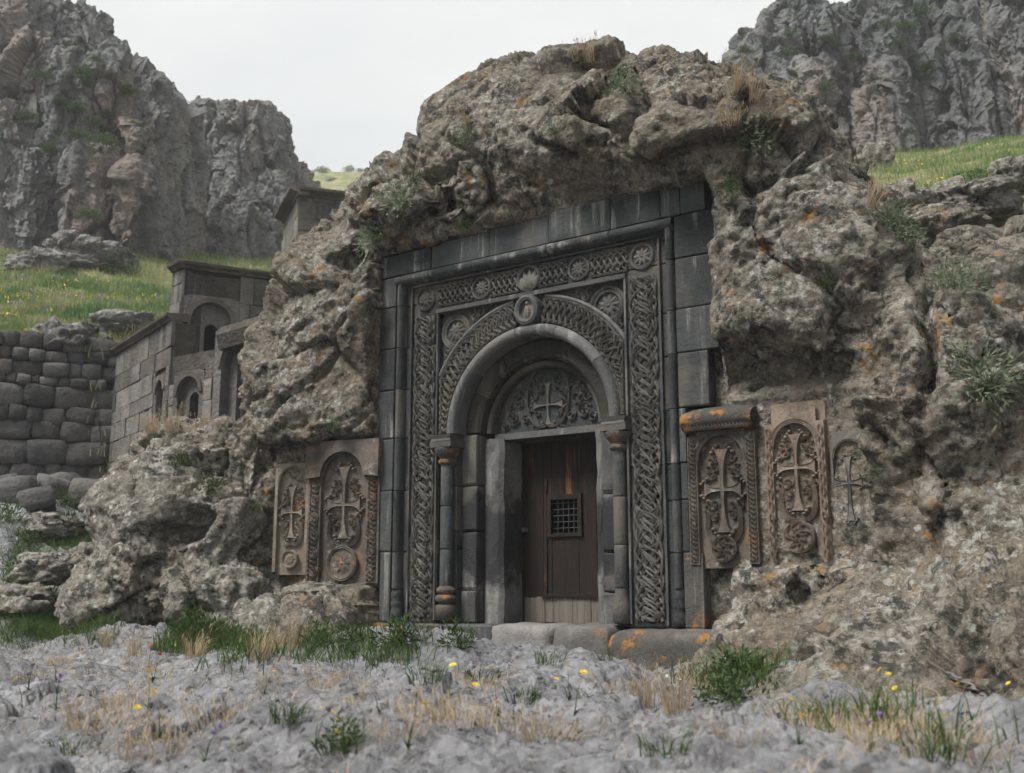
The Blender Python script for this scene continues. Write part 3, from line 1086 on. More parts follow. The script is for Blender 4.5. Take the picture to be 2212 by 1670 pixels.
# outer stones left and right, course by course
zl = [0, .71, 1.34, 1.89, 2.41, 2.86, 3.32, 3.655]
xl = [-1.80, -1.84, -1.87, -1.94, -1.93, -1.9, -1.9]
for k in range(7):
    m = M['portal']
    dy = RND.uniform(-.006, .006)
    pp(block(None, xl[k], -1.655 - G, dy, .3, zl[k] + G, zl[k + 1] - G, m))
    pp(block(None, -1.655, -1.10 - G, .075 + dy * .4, .32, zl[k] + G, min(zl[k + 1], 3.56) - G, M['panel']))
zr_ = [0, .64, 1.09, 1.41, 1.89, 2.38, 2.78, 3.25, 3.655]
xr = [1.84, 1.72, 1.72, 1.72, 1.95, 2.06, 2.08, 2.05]
for k in range(8):
    dy = RND.uniform(-.006, .006)
    m = M['portal_orange'] if k == 0 else M['portal']
    pp(block(None, 1.655 + G, xr[k], dy, .3, zr_[k] + G, zr_[k + 1] - G, m))
    pp(block(None, 1.10 + G, 1.655, .075 + dy * .4, .32, zr_[k] + G, min(zr_[k + 1], 3.56) - G, M['panel']))
# lintel course and the stones beside it
for x0, x1, z1 in ((-1.9, -1.18, 3.9), (-1.18, -.42, 3.93), (-.42, .3, 3.95), (.3, 1.0, 3.97), (1.0, 1.53, 3.99), (1.53, 1.73, 4.05), (1.73, 1.98, 3.95)):
    pp(block(None, x0 + G, x1 - G, RND.uniform(-.008, .006), .3, 3.655 + G, z1, M['portal']))
for x0, x1 in ((-1.10, -.42), (-.42, .3), (.3, 1.10)):
    pp(block(None, x0 + G, x1 - G, .076, .32, 3.20, 3.655 - G, M['panel']))

# roll moulding round the frame, cut at the joints
ROLL = [(-.055, .0001), (-.05, .05), (-.03, .085), (0, .098), (.03, .085), (.05, .05), (.055, .0001)]
for sx, zs in ((-1, zl), (1, zr_)):
    for k in range(len(zs) - 1):
        mb = MB()
        a, b = zs[k] + .004, min(zs[k + 1], 3.60) - .004
        if k == 0: a = .34
        mb.sweep([(sx * 1.6, a), (sx * 1.6, (a + b) / 2), (sx * 1.6, b)], [(p * .82, q) for p, q in ROLL])
        pp(mb.shift(dy=.075).build('roll_moulding', M['portal'], None, smooth=True))
    mb = MB()
    mb.lathe([(.062, .02), (.066, .06), (.06, .13), (.05, .15), (.062, .17), (.064, .2), (.05, .22), (.062, .25), (.058, .3), (.045, .33), (.042, .35)], sx * 1.6, .045, 14)
    pp(mb.build('column_base', M['portal'], None, smooth=True))
for x0, x1 in ((-1.655, -1.18), (-1.18, -.42), (-.42, .3), (.3, 1.0), (1.0, 1.655)):
    mb = MB()
    mb.sweep([(x0 + .004, 3.6), ((x0 + x1) / 2, 3.6), (x1 - .004, 3.6)], [(p * 1.15, q * 1.25) for p, q in ROLL])
    pp(mb.shift(dy=.075).build('roll_moulding', M['portal'], None, smooth=True))

# fillets that border the interlace
for x0, x1, z0, z1 in ((-1.485, -1.462, .03, 3.51), (-1.128, -1.105, .03, 3.2), (1.462, 1.485, .03, 3.51), (1.105, 1.128, .03, 3.2)):
    pp(block(None, x0, x1, .045, .12, z0, z1, M['portal'], 'fillet', bev=.06))
pp(block(None, -1.13, 1.13, .038, .12, 3.175, 3.222, M['ring'], 'fillet', bev=.05))
pp(block(None, -1.46, 1.46, .045, .12, 3.505, 3.53, M['portal'], 'fillet', bev=.05))

# interlace: two uprights, the top band, the arch band
for sx, j in ((-1, .0), (1, .6)):
    mb = MB()
    plait(mb, 3.1, .137, lambda s, x: (sx * 1.295 + x, .06 + s), n=6, wave=.62, w=.0078, h=.02, base=.074, jig=.9, s0=j, pinch=.15)
    plait(mb, 3.1, .137, lambda s, x: (sx * 1.295 + x, .06 + s), n=4, wave=.98, w=.0078, h=.02, base=.074, jig=.8, s0=j + .2)
    plait(mb, 3.1, .085, lambda s, x: (sx * 1.295 + x, .06 + s), n=4, wave=.33, w=.0068, h=.018, base=.074, jig=.9, s0=j * .4, pinch=.5)
    for zz in np.arange(.06, 3.15, .31):
        ribbon(mb, [(sx * 1.295 + .135 * cos(a), zz + .16 + .15 * sin(a)) for q, a in enumerate(np.linspace(0, 2 * pi, 30)[:-1])], .0072, .021, .074, closed=True, lift=.007 * np.cos(np.arange(29) * 1.3))
    pp(mb.build('interlace_band', M['carve'], None, smooth=True))
    mb = MB()
    rosette(mb, sx * 1.295, 3.36, .125, .074, .02, 9)
    pp(mb.build('rosette', M['carve'], None, smooth=True))
mb = MB()
for a, b in ((-1.13, -.68), (-.44, -.1), (.16, .48), (.74, 1.13)):
    plait(mb, b - a, .115, lambda s, x: (a + s, 3.364 + x), n=8, wave=.62, w=.0075, h=.019, base=.074, jig=.5, s0=a)
for cx in (-.56, .61):
    rosette(mb, cx, 3.364, .12, .074, .02, 11)
ribbon(mb, arc(.03, 3.364, .125, 0, 2 * pi, 40)[:-1], .013, .03, .074, closed=True)
for k in range(7):
    leaf(mb, .03, 3.25, .22, .07, pi / 2 + (k - 3) * .36, .03, .074)
pp(mb.build('interlace_band', M['carve'], None, smooth=True))

AC, AZ = .03, 1.88          # centre of the arch
# plate behind the arch: from the ring out to the frame
mb = MB()
rows = []
for a in np.linspace(0, pi, 61):
    c, s = cos(a), sin(a)
    lim = min(((1.105 - AC * np.sign(c)) / abs(c)) if abs(c) > 1e-4 else 9, (3.18 - AZ) / s if s > 1e-4 else 9)
    rows.append([(AC + .99 * c, .115, AZ + .99 * s), (AC + lim * c, .115, AZ + lim * s)])
mb.grid(rows)
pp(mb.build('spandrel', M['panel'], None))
# arch band plate, rim and weave (the frame cuts its feet)
def band_lim(a):
    c = cos(a)
    lim = (1.10 - AC * np.sign(c)) / abs(c) if abs(c) > 1e-4 else 9
    return min(1.285, lim)
for a0, a1 in ((.02, pi / 2 - .145), (pi / 2 + .145, pi - .02)):
    mb = MB()
    rows = []
    for a in np.linspace(a0, a1, 40):
        ro = band_lim(a)
        rows.append([(AC + r * cos(a), y, AZ + r * sin(a)) for r, y in ((1.0, .12), (1.0, .07), (ro, .07), (ro, .12))])
    mb.grid(rows)
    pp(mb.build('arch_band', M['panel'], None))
    mb = MB()
    L = (a1 - a0) * 1.14
    def put(s, x):
        a = a0 + s / 1.14
        ro = band_lim(a) - .012
        return (AC + ((1.015 + ro) / 2 + x) * cos(a), AZ + ((1.015 + ro) / 2 + x) * sin(a))
    def wd(ss):
        return np.array([max(.012, (band_lim(a0 + s / 1.14) - .012 - 1.015) / 2 - .014) for s in ss])
    plait(mb, L, .12, put, n=6, wave=.5, w=.0075, h=.02, base=.07, amp=wd, jig=.4, step=.014)
    plait(mb, L, .12, put, n=4, wave=.3, w=.0062, h=.017, base=.07, amp=wd, jig=.2, step=.014, s0=.1)
    pp(mb.build('interlace_band', M['carve'], None, smooth=True))
    mb = MB()
    aa = [a for a in np.linspace(a0, a1, 50) if band_lim(a) > 1.28]
    mb.sweep([(AC + 1.292 * cos(a), AZ + 1.292 * sin(a)) for a in aa], [(-.02, 0), (-.016, .04), (0, .05), (.016, .04), (.02, 0)])
    pp(mb.shift(dy=.11).build('arch_rim', M['ring'], None, smooth=True))
# ring of the arch in stones
cuts = [0.0, .62, 1.22, 1.72, 2.42, pi]
for a, b in zip(cuts[:-1], cuts[1:]):
    pp(wedge(None, AC, AZ, .892, 1.012, a + .003, b - .003, .02, .34, M['ring'], n=14, roll=1))
# keystone medallion
mb = MB()
def oval(rx, rz, n=44): return [(.03 + rx * cos(t), 3.035 + rz * sin(t)) for t in np.linspace(0, 2 * pi, n)[:-1]]
mb.prism(oval(.155, .168), .045, .12, .008)
mb.sweep(oval(.112, .126), [(-.034, .0001), (-.026, .035), (0, .048), (.026, .035), (.034, .0001)], closed=True)
mb.v = [(x, y + (.045 if k >= 86 else 0), z) for k, (x, y, z) in enumerate(mb.v)]
pp(mb.build('medallion', M['ring'], None))
mb = MB()
leaf(mb, .03, 2.945, .19, .085, pi / 2, .03, .045)
dome(mb, .03, 3.105, .022, .03, .045)
pp(mb.build('medallion_figure', M['k_pink'], None))
# rosettes of the spandrels
for cx, cz, r in ((-.905, 2.955, .155), (.905, 2.955, .16)):
    mb = MB()
    rosette(mb, cx, cz, r, .115, .024, 10)
    ribbon(mb, arc(cx, cz, r * 1.12, 0, 2 * pi, 44)[:-1], .012, .03, .115, closed=True)
    s = 1 if cx > 0 else -1
    for (ox, oz, t) in ((-s * .24, .13, 1.2), (-s * .31, .17, .8), (s * .12, -.2, 1.0), (s * .13, -.3, .7), (-s * .2, .17, .6)):
        ribbon(mb, spiral(cx + ox, cz + oz, .05, .012, 1.0, s * t * 1.3, 26), .009, .022, .115)
    pp(mb.build('rosette', M['carve'], None, smooth=True))

# second order: soffit stones of the arch and the jambs under them
cuts = [0.02, .55, 1.05, 1.62, 2.08, 2.62, pi - .02]
for k, (a, b) in enumerate(zip(cuts[:-1], cuts[1:])):
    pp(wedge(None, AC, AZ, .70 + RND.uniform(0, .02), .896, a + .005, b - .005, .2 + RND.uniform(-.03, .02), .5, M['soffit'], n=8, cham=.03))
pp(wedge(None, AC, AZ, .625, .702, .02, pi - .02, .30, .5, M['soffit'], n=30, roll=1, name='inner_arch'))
for sx in (-1, 1):
    zs = [0.0, .32, .9, 1.36, 1.88] if sx < 0 else [0, .3, .66, 1.2, 1.88]
    for k in range(4):
        x0, x1 = (-.90, -.70) if sx < 0 else (.74, .93)
        pp(block(None, x0 + G, x1 - G, .2 + RND.uniform(-.01, .01), .55, zs[k] + G, zs[k + 1] - G, M['jamb'], bev=.05))
        # stones behind the columns
        x0, x1 = (-1.10, -.90) if sx < 0 else (.93, 1.10)
        pp(block(None, x0 + G, x1 - G, .13 + RND.uniform(-.006, .006), .4, zs[k] + G, zs[k + 1] - G, M['portal']))
    # inner jamb, worn and pale
    x0, x1 = (-.705, -.47) if sx < 0 else (.62, .76)
    mb = MB()
    zz = np.linspace(0.0, 1.835, 14)
    rows = []
    for q, z in enumerate(zz):
        wob = .008 * sin(z * 9 + sx) + .006 * sin(z * 23)
        if sx < 0:
            pr = [(x0, .72), (x0, .335), (x0 + .03, .315), ((x0 + x1) / 2, .30 + wob), (x1 - .045 + wob, .312), (x1 + wob, .35), (x1 + wob * .5, .72)]
        else:
            pr = [(x0 + wob * .5, .72), (x0 + wob, .33), (x0 + .03 + wob, .30), ((x0 + x1) / 2, .295 + wob), (x1 - .02, .31), (x1, .33), (x1, .72)]
        rows.append([(x, y, z) for x, y in pr])
    mb.grid(rows)
    pp(mb.build('door_jamb', M['jamb'], None))
    # column: shaft with base and capital as its pieces
    cx, cy = sx * 1.0 + .01, .085
    col = MB()
    for a, b in ((.34, .72), (.725, 1.15), (1.155, 1.58)):
        col.lathe([(.062, a), (.066, a + .012), (.066, b - .012), (.062, b)], cx, cy, 18)
    shaft = pp(col.build('column', M['portal'], None, smooth=True))
    mb = MB()
    if sx < 0:
        pf = [(.07, .03), (.105, .035), (.108, .15), (.1, .175), (.075, .185), (.075, .2), (.105, .215), (.11, .25), (.1, .272), (.078, .28), (.078, .292), (.1, .305), (.098, .335), (.07, .36), (.062, .365)]
    else:
        pf = [(.06, .03), (.09, .05), (.085, .2), (.07, .25), (.06, .34), (.06, .36)]
    mb.lathe(pf, cx, cy, 20)
    b_ = mb.build('base', M['portal_orange'], shaft, smooth=True)
    mb = MB()
    mb.lathe([(.064, 1.565), (.078, 1.575), (.094, 1.592), (.095, 1.612), (.08, 1.625), (.078, 1.64), (.1, 1.66), (.125, 1.69), (.138, 1.72), (.14, 1.735), (.12, 1.745)], cx, cy, 22)
    mb.box(cx - .135, cx + .135, cy - .125, cy + .12, 1.745, 1.805)
    rows = [[(cx - q, cy - q, z), (cx + q, cy - q, z), (cx + q, cy + .12, z), (cx - q, cy + .12, z)] for q, z in ((.128, 1.805), (.118, 1.83), (.135, 1.872))]
    mb.grid(rows, closed_v=True)
    mb.f.append(tuple(len(mb.v) - 4 + k for k in range(4)))
    c_ = mb.build('capital', M['portal_orange'], shaft, smooth=False)
    for q in (b_, c_):
        q.location = (0, 0, 0)

# tympanum: a half round of vine scrolls and a cross over a plain lintel edge
mb = MB()
half = [(AC + .63 * cos(a), AZ + .63 * sin(a)) for a in np.linspace(0, pi, 40)]
mb.prism([(-.61, 1.815)] + [(.70, 1.815)] + half, .40, .74)
tym = pp(mb.build('tympanum', M['panel'], None))
mb = MB()
mb.box(-.6, .68, .365, .41, 1.82, 1.885)
mb.build('lintel_edge', M['ring'], tym)
mb = MB()
cross_relief(mb, .04, 2.14, .22, .2, .17, .03, .40, .016, .05, .024)
mb.build('cross', M['carve'], tym)
mb = MB()
ribbon(mb, bez((-.2, 2.3), (-.24, 1.95), (-.05, 1.88), (.04, 1.93), 24) + bez((.04, 1.93), (.13, 1.88), (.32, 1.95), (.28, 2.3), 24)[1:], .012, .035, .40)
ribbon(mb, arc(.04, 2.3, .235, 0, pi, 30), .012, .035, .40)
for s in (-1, 1):
    for (ox, oz, r, t) in ((.42, .06, .085, 1.7), (.34, .2, .075, -1.5), (.52, -.01, .05, 1.4), (.27, .03, .055, -1.4), (.14, -.06, .05, 1.4), (.1, .34, .05, 1.4), (.17, .26, .05, -1.3), (.46, .19, .05, 1.3), (.24, .33, .055, 1.4), (.33, .33, .04, -1.2), (.2, .14, .04, 1.2), (.13, .07, .035, -1.2), (.4, .28, .035, 1.2), (.1, .44, .035, 1.2), (.2, .42, .035, -1.2)):
        ribbon(mb, spiral(.04 + s * ox, 1.98 + oz, r, r * .15, .5 * s, s * t, 34), .0075, .026, .40)
        leaf(mb, .04 + s * ox, 1.98 + oz, r * 1.2, .035, 2.0 * s + ox * 9, .026, .40)
        leaf(mb, .04 + s * ox, 1.98 + oz, r * 1.25, .03, -1.0 * s + ox * 5, .024, .40)
mb.build('vine_scrolls', M['carve'], tym, smooth=True)

# plinth and the two worn sill stones
for x0, x1, y0, z0, z1, m in ((-1.88, -.93, -.07, -.5, -.004, 'portal_orange'), (-.925, -.32, -.045, -.5, .0, 'portal')):
    pp(block(None, x0, x1, y0, .5, z0, z1, M[m], 'plinth_stone', bev=.035))
def worn(x0, x1, y0, y1, z0, z1, seed, name='sill_stone', mat='sill', p=4.5):
    V, F = ico(4)
    V = V / (np.abs(V) ** p).sum(1)[:, None] ** (1 / p)
    V = V * (1 + .05 * fbm(V, 1.1, 2, .5, seed) + .025 * facet(V, 2.2, seed) + .012 * fbm(V, 6, 2, .5, seed))[:, None]
    V = V * np.array([(x1 - x0) / 2, (y1 - y0) / 2, (z1 - z0) / 2]) + np.array([(x0 + x1) / 2, (y0 + y1) / 2, (z0 + z1) / 2])
    return np_obj(name, V, F, M[mat])


def ico(n):
    bm = bmesh.new()
    bmesh.ops.create_icosphere(bm, subdivisions=n, radius=1.0)
    V = np.array([v.co[:] for v in bm.verts])
    F = np.array([[v.index for v in f.verts] for f in bm.faces])
    bm.free()
    return V, F


pp(worn(-.33, .385, -.13, .55, -.45, .015, 3.0, p=8.0))
pp(worn(.375, 1.0, -.15, .55, -.46, .02, 7.0, p=7.0))
pp(worn(1.0, 2.12, -.22, .4, -.6, -.005, 11.0, 'plinth_stone', 'portal_orange', 7.0))

# door of planks
DY = .68
mb = MB(); mb.box(-.60, .72, DY + .05, DY + .07, -.02, .02); mb.box(-.60, -.46, DY - .02, DY + .04, -.02, 1.86); mb.box(.60, .74, DY - .02, DY + .04, -.02, 1.86)
mb.box(-.46, .6, DY, DY + .04, 1.80, 1.86)
door = pp(mb.build('door', M['door'], None))
def plank(x0, x1, y0, y1, z0, z1, mat, name='plank'):
    o = block(door, x0, x1, y0, y1, z0, z1, mat, name, bev=.02)
    return o
WX0, WX1, WZ0, WZ1 = -.115, .20, .885, 1.215
for x0, x1 in ((-.455, -.215), (-.21, WX0), (WX1, .40), (.405, .60)):
    plank(x0 + .002, x1 - .002, DY + RND.uniform(-.005, .003), DY + .035, .26, 1.80, M['door'])
for x0, x1 in ((WX0, .035), (.035, WX1)):
    plank(x0 + .002, x1 - .002, DY + RND.uniform(-.004, .003), DY + .035, .26, WZ0, M['door'])
    plank(x0 + .002, x1 - .002, DY + RND.uniform(-.004, .003), DY + .035, WZ1, 1.80, M['door'])
for x0, x1 in ((-.455, -.30), (-.30, -.205), (-.205, -.06), (-.06, .12), (.12, .33), (.33, .42), (.42, .60)):
    plank(x0 + .002, x1 - .002, DY + RND.uniform(-.006, .004), DY + .04, .0 + RND.uniform(0, .012), .262, M['door_pale'])
plank(-.235, .60, DY - .03, DY + .01, .255, .29, M['door'], 'batten')
plank(-.20, -.165, DY - .022, DY + .01, .29, 1.42, M['door'], 'batten')
for x0, x1, z0, z1 in ((WX0 - .045, WX0, WZ0 - .02, WZ1 + .055), (WX1, WX1 + .045, WZ0 - .02, WZ1 + .055), (WX0, WX1, WZ1, WZ1 + .05), (WX0 - .06, WX1 + .05, WZ0 - .04, WZ0 - .012)):
    plank(x0, x1, DY - .025, DY + .02, z0, z1, M['door'], 'window_frame')
def bar(x0, z0, x1, z1, y):
    mb = MB()
    n = 6; r = .0042
    d = np.array([x1 - x0, 0, z1 - z0]); d = d / np.linalg.norm(d)
    s = np.array([d[2], 0, -d[0]])
    rows = [[tuple(np.array([a, y, b]) + r * (cos(2 * pi * k / n) * s + sin(2 * pi * k / n) * np.array([0, 1, 0]))) for k in range(n)] for a, b in ((x0, z0), ((x0 + x1) / 2 + .002, (z0 + z1) / 2), (x1, z1))]
    mb.grid(rows, closed_v=True)
    return mb.build('grille_bar', M['iron'], door, smooth=True)
for k in range(4):
    x = WX0 + (WX1 - WX0) * (k + 1) / 5
    bar(x, WZ0 - .01, x + .002, WZ1 + .01, DY + .012)
for k in range(5):
    z = WZ0 + (WZ1 - WZ0) * (k + .75) / 5.3
    bar(WX0 - .01, z, WX1 + .01, z + .002, DY + .020)
mb = MB()
mb.lathe([(.0, -.004), (.03, -.004), (.034, .004), (.022, .012), (.02, .03), (.03, .045), (.028, .06), (.0, .066)], 0, 0, 14)
kn = mb.build('knob', M['iron'], door, smooth=True)
kn.rotation_euler = (pi / 2, 0, 0); kn.location = (-.435, DY - .002, .92)
mb = MB(); mb.box(-.7, .8, DY + .5, DY + .52, -.1, 2.0); mb.box(-.7, -.66, DY + .06, DY + .5, -.1, 2.0); mb.box(.76, .8, DY + .06, DY + .5, -.1, 2.0); mb.box(-.7, .8, DY + .06, DY + .5, 1.9, 1.94); mb.box(-.7, .8, DY + .06, DY + .5, -.12, -.08)
pp(mb.build('dark_interior', M['dark_room'], None))  # box behind the door, its unlit darkness put into the colour

# ------------------------------------------------------------------ cross stones set beside the doorway
def cross_stone(label, x, y, z, w, h, rot, mats, style, cat='cross stone'):
    """origin at the foot, face towards -y; mats = (slab, relief)"""
    t = empty('cross_stone', (x, y, z), rot)
    tag(t, label, cat, kind='thing')
    ms, mr = mats
    d = .16
    hw = w / 2
    n = 9
    # slab, a little uneven, rounded at the foot and head
    rf, rh = style.get('foot', .04), style.get('head', .02)
    out = [(-hw + rf - rf * sin(a), rf - rf * cos(a)) for a in np.linspace(pi / 2, 0, n)] + [(hw - rf + rf * sin(a), rf - rf * cos(a)) for a in np.linspace(0, pi / 2, n)]
    out += [(hw - rh + rh * cos(a), h - rh + rh * sin(a)) for a in np.linspace(0, pi / 2, n)] + [(-hw + rh - rh * sin(a), h - rh + rh * cos(a)) for a in np.linspace(0, pi / 2, n)]
    mb = MB(); mb.prism(out, .045, d, .004); mb.build('slab', ms, t)
    bw = style['border']
    ix = hw - bw                      # half width of the sunk panel
    ar = ix * style.get('arch', 1.0)
    z0, z1 = style['panel']
    # frame with an arched head, standing proud of the sunk panel
    for s in (-1, 1):
        mb = MB(); mb.prism([(-bw / 2, style.get('bz', .03)), (bw / 2, style.get('bz', .03)), (bw / 2, z1), (-bw / 2, z1)], 0, .06, .006)
        mb.shift(dx=s * (hw - bw / 2 - .003))
        bo = mb.build('border', ms, t)
        if bw > .06:
            mb = MB()
            L = z1 - .1
            plait(mb, L, bw * .27, lambda q, v: (s * (hw - bw / 2 - .003) + v, .06 + q), n=style.get('bn', 4), wave=style.get('bwave', .2), w=.0075, h=.017, base=.001, step=.012)
            mb.build('plait', mr, bo, smooth=True)
    rows = []
    for a in np.linspace(0, pi, 25):
        zt = z1 - ar * .98 + ar * sin(a)
        rows.append([(ix * cos(a), 0.001, zt), (ix * cos(a), 0.001, h - .01)])
    mb = MB(); mb.grid(rows)
    mb.grid([[(p[0][0], .001, p[0][2]), (p[0][0], .05, p[0][2])] for p in rows])
    mb.build('arch_head', ms, t)
    mb = MB()
    ribbon(mb, [(p[0][0] * .97, p[0][2] - .004) for p in rows], .011, .018, .004)
    if style.get('arch2', True):
        ribbon(mb, [(p[0][0] * 1.1, p[0][2] + .02) for p in rows[2:-2]], .008, .012, .001)
    mb.build('arch_moulding', mr, t, smooth=True)
    # the cross
    c = style['cross']
    mb = MB(); cross_relief(mb, c['x'], c['z'], c['up'], c['down'], c['side'], .045, .046, c.get('a', .026), c.get('e', .06), c.get('lobe', .03))
    mb.build('cross', mr, t)
    # leaves that rise from the foot, scrolls above and below the arms
    for s in (-1, 1):
        mb = MB()
        cz, cd, sd = c['z'], c['down'], c['side']
        x0 = c['x']
        path = bez((x0 + s * .015, cz - cd - .075), (x0 + s * sd * 1.05, cz - cd - .10), (x0 + s * sd * .95, cz - cd + .1), (x0 + s * sd * .82, cz - cd * .42), 26)
        for off in (-.014, 0, .014):
            ribbon(mb, [(px_ + s * off, pz_ - off * .4) for px_, pz_ in path], .0075, .03, .046)
        q = path[-1]
        ribbon(mb, spiral(q[0] + s * .02, q[1] + .005, .035, .007, pi, -s * 1.2, 24), .008, .03, .046)
        ribbon(mb, spiral(q[0] - s * .045, q[1] + .01, .03, .007, 0, s * 1.2, 24), .008, .03, .046)
        mb.build('leaf_scroll', mr, t, smooth=True)
        for (ox, oz, r, tt) in ((sd * .62, .13, .045, 1.3), (sd * .42, .17, .035, -1.2), (sd * .75, .19, .03, 1.0), (sd * .5, -.13, .045, -1.3), (sd * .72, -.17, .035, 1.1), (sd * .38, -.2, .028, 1.0), (sd * .85, .1, .025, 1.2), (sd * .3, .24, .025, -1.2), (sd * .6, .25, .03, 1.3), (sd * .85, -.11, .025, -1.2), (sd * .55, -.23, .03, 1.2), (sd * .88, -.25, .025, 1.2)):
            mb = MB()
            ribbon(mb, spiral(x0 + s * ox, cz + oz, r, r * .2, s * .4, s * tt, 24), .0075, .026, .046)
            leaf(mb, x0 + s * ox, cz + oz, r * 1.2, .03, s * 1.2 + oz * 7, .026, .046)
            mb.build('vine_scroll', mr, t, smooth=True)
    if 'disc' in style:
        dz, dr, kind = style['disc']
        mb = MB()
        mb.prism(arc(0, dz, dr, 0, 2 * pi, 40)[:-1], .012, .05, .008)
        do = mb.build('medallion', ms, t)
        mb = MB()
        (knot_disc if kind == 'knot' else lambda m, a, b, r, base, hh: rosette(m, a, b, r, base, hh, 8))(mb, 0, dz, dr * .97, .014, .018)
        mb.build('medallion_carving', mr, do, smooth=True)
    return t


# right of the door: dark capped stone, pink stone, dark-streaked stub
t = cross_stone('dark brown cross stone with an orange-lichened rounded cap, beside the doorway', 2.04, -.012, .50, .63, 1.17, 0,
                (M['k_dark'], M['k_dark']), dict(border=.095, panel=(.1, 1.13), cross=dict(x=0, z=.66, up=.34, down=.36, side=.165, a=.02, e=.07, lobe=.034), disc=(.165, .115, 'knot'), bwave=.16, foot=.05))
mb = MB()
rows = [[(x, .13 - .23 * max(0.0, sin(a)) ** .7, 1.15 + .225 * (1 - cos(a)) / 2 - .03 * (abs(x) / .32) ** 4 * (1 - cos(a)) / 2) for x in np.linspace(-.325, .32, 14)] for a in np.linspace(0, pi, 13)]
mb.grid(rows)
cap = mb.build('cap', M['portal_orange'], t, smooth=True)
mb = MB()
plait(mb, .6, .036, lambda s, x: (-.3 + s, 1.205 + x), n=4, wave=.13, w=.0075, h=.02, base=-.055, step=.01)
mb.build('plait', M['portal_orange'], cap, smooth=True)

t = cross_stone('tall pinkish cross stone with rounded foot and a large knotwork disc', 2.685, -.005, .485, .52, 1.36, radians(-2),
                (M['k_pink'], M['k_pink']), dict(border=.07, panel=(.35, 1.19), cross=dict(x=0, z=.82, up=.27, down=.35, side=.16, a=.018, e=.062, lobe=.028), disc=(.26, .135, 'knot'), foot=.09, head=.05, bn=2, bz=.4))
t = cross_stone('broken black-stained cross stone wedged under the rock overhang', 3.12, .02, .50, .34, 1.08, radians(-6),
                (M['k_black'], M['k_black']), dict(border=.03, panel=(.2, 1.0), cross=dict(x=-.02, z=.66, up=.2, down=.3, side=.105, a=.018, e=.038, lobe=.02), foot=.05, arch2=False))
# left of the door
A12 = radians(12)
t = cross_stone('brown cross stone under a projecting arched hood, with a flower disc', -2.25, -.108, .36, .90, 1.52, A12,
                (M['k_dark'], M['k_dark']), dict(border=.17, panel=(.05, 1.4), cross=dict(x=0, z=.86, up=.40, down=.36, side=.2, a=.022, e=.078, lobe=.036), disc=(.24, .19, 'rose'), bwave=.2))
mb = MB()
rows = []
ho, hi_ = .45, .265
for a in np.linspace(0, pi, 21):
    zt = 1.16 + .26 * sin(a)
    rows.append([(hi_ * cos(a), .05, zt), (hi_ * cos(a), -.06, zt), (min(1, max(-1, cos(a) * 1.6)) * ho, -.055, 1.54 if abs(cos(a)) < .8 else 1.14 + (1 - (abs(cos(a)) - .8) / .2) * .4), (min(1, max(-1, cos(a) * 1.6)) * ho, .08, 1.54 if abs(cos(a)) < .8 else 1.14 + (1 - (abs(cos(a)) - .8) / .2) * .4)])
mb.grid(rows)
hd = mb.build('hood', M['k_dark'], t)
for s in (-1, 1):
    for q in range(6):
        mb = MB()
        ribbon(mb, spiral(s * .345 , .16 + q * .19, .055, .012, 1.0 + q, s * 1.6, 30), .0085, .02, .001)
        mb.build('border_scroll', M['k_pink'], t, smooth=True)
t = cross_stone('pale weathered cross stone, narrow and half worn away, nearest the cave hole', -2.9, -.235, .48, .44, 1.22, A12 + radians(3),
                (M['k_grey'], M['k_grey']), dict(border=.045, panel=(.1, 1.17), cross=dict(x=0, z=.68, up=.27, down=.28, side=.13, a=.018, e=.056, lobe=.028), disc=(.17, .1, 'rose'), arch2=False))

# ------------------------------------------------------------------ slopes, cliffs and the far hill
def table(cols, ts, Z):
    """height of a slope: columns are survey x, rows are depths"""
    cols, ts, Z = np.array(cols, float), np.array(ts, float), np.array(Z, float)

    def f(dx, t):
        i = np.clip(np.searchsorted(cols, dx) - 1, 0, len(cols) - 2)
        u = np.clip((dx - cols[i]) / (cols[i + 1] - cols[i]), 0, 1)
        j = np.clip(np.searchsorted(ts, t) - 1, 0, len(ts) - 2)
        v = np.clip((t - ts[j]) / (ts[j + 1] - ts[j]), 0, 1)
        return (Z[j, i] * (1 - u) + Z[j, i + 1] * u) * (1 - v) + (Z[j + 1, i] * (1 - u) + Z[j + 1, i + 1] * u) * v
    return f


def slope_xy(dx, t):
    k = (dx - 1106.0) / DF
    fx = -sin(YAW) * cos(PIT) + cos(YAW) * k
    fy = cos(YAW) * cos(PIT) + sin(YAW) * k
    return CAM[0] + fx * t, CAM[1] + fy * t


def slope(name, zf, dx0, dx1, t0, t1, n, m, mat, amp=.25, seed=0.0):
    DX, T = np.meshgrid(np.linspace(dx0, dx1, n), np.geomspace(t0, t1, m), indexing='ij')
    x, y = slope_xy(DX, T)
    P = np.stack([x, y, 0 * x], -1).reshape(-1, 3)
    z = zf(DX.ravel(), T.ravel())
    z = z + amp * fbm(P, .22, 3, .5, seed) + amp * .35 * fbm(P, 1.1, 3, .55, seed)
    V = np.stack([x.ravel(), y.ravel(), z], -1)
    o = np_obj(name, V, grid_faces(n, m, flip=True), mat)
    tag(o, kind='structure')
    return V.reshape(n, m, 3), DX, T


def zat(dy, t):
    """height of survey row dy at depth t on the view axis"""
    return .33 + t * (sin(PIT) - cos(PIT) * (dy - 835.1) / DF)


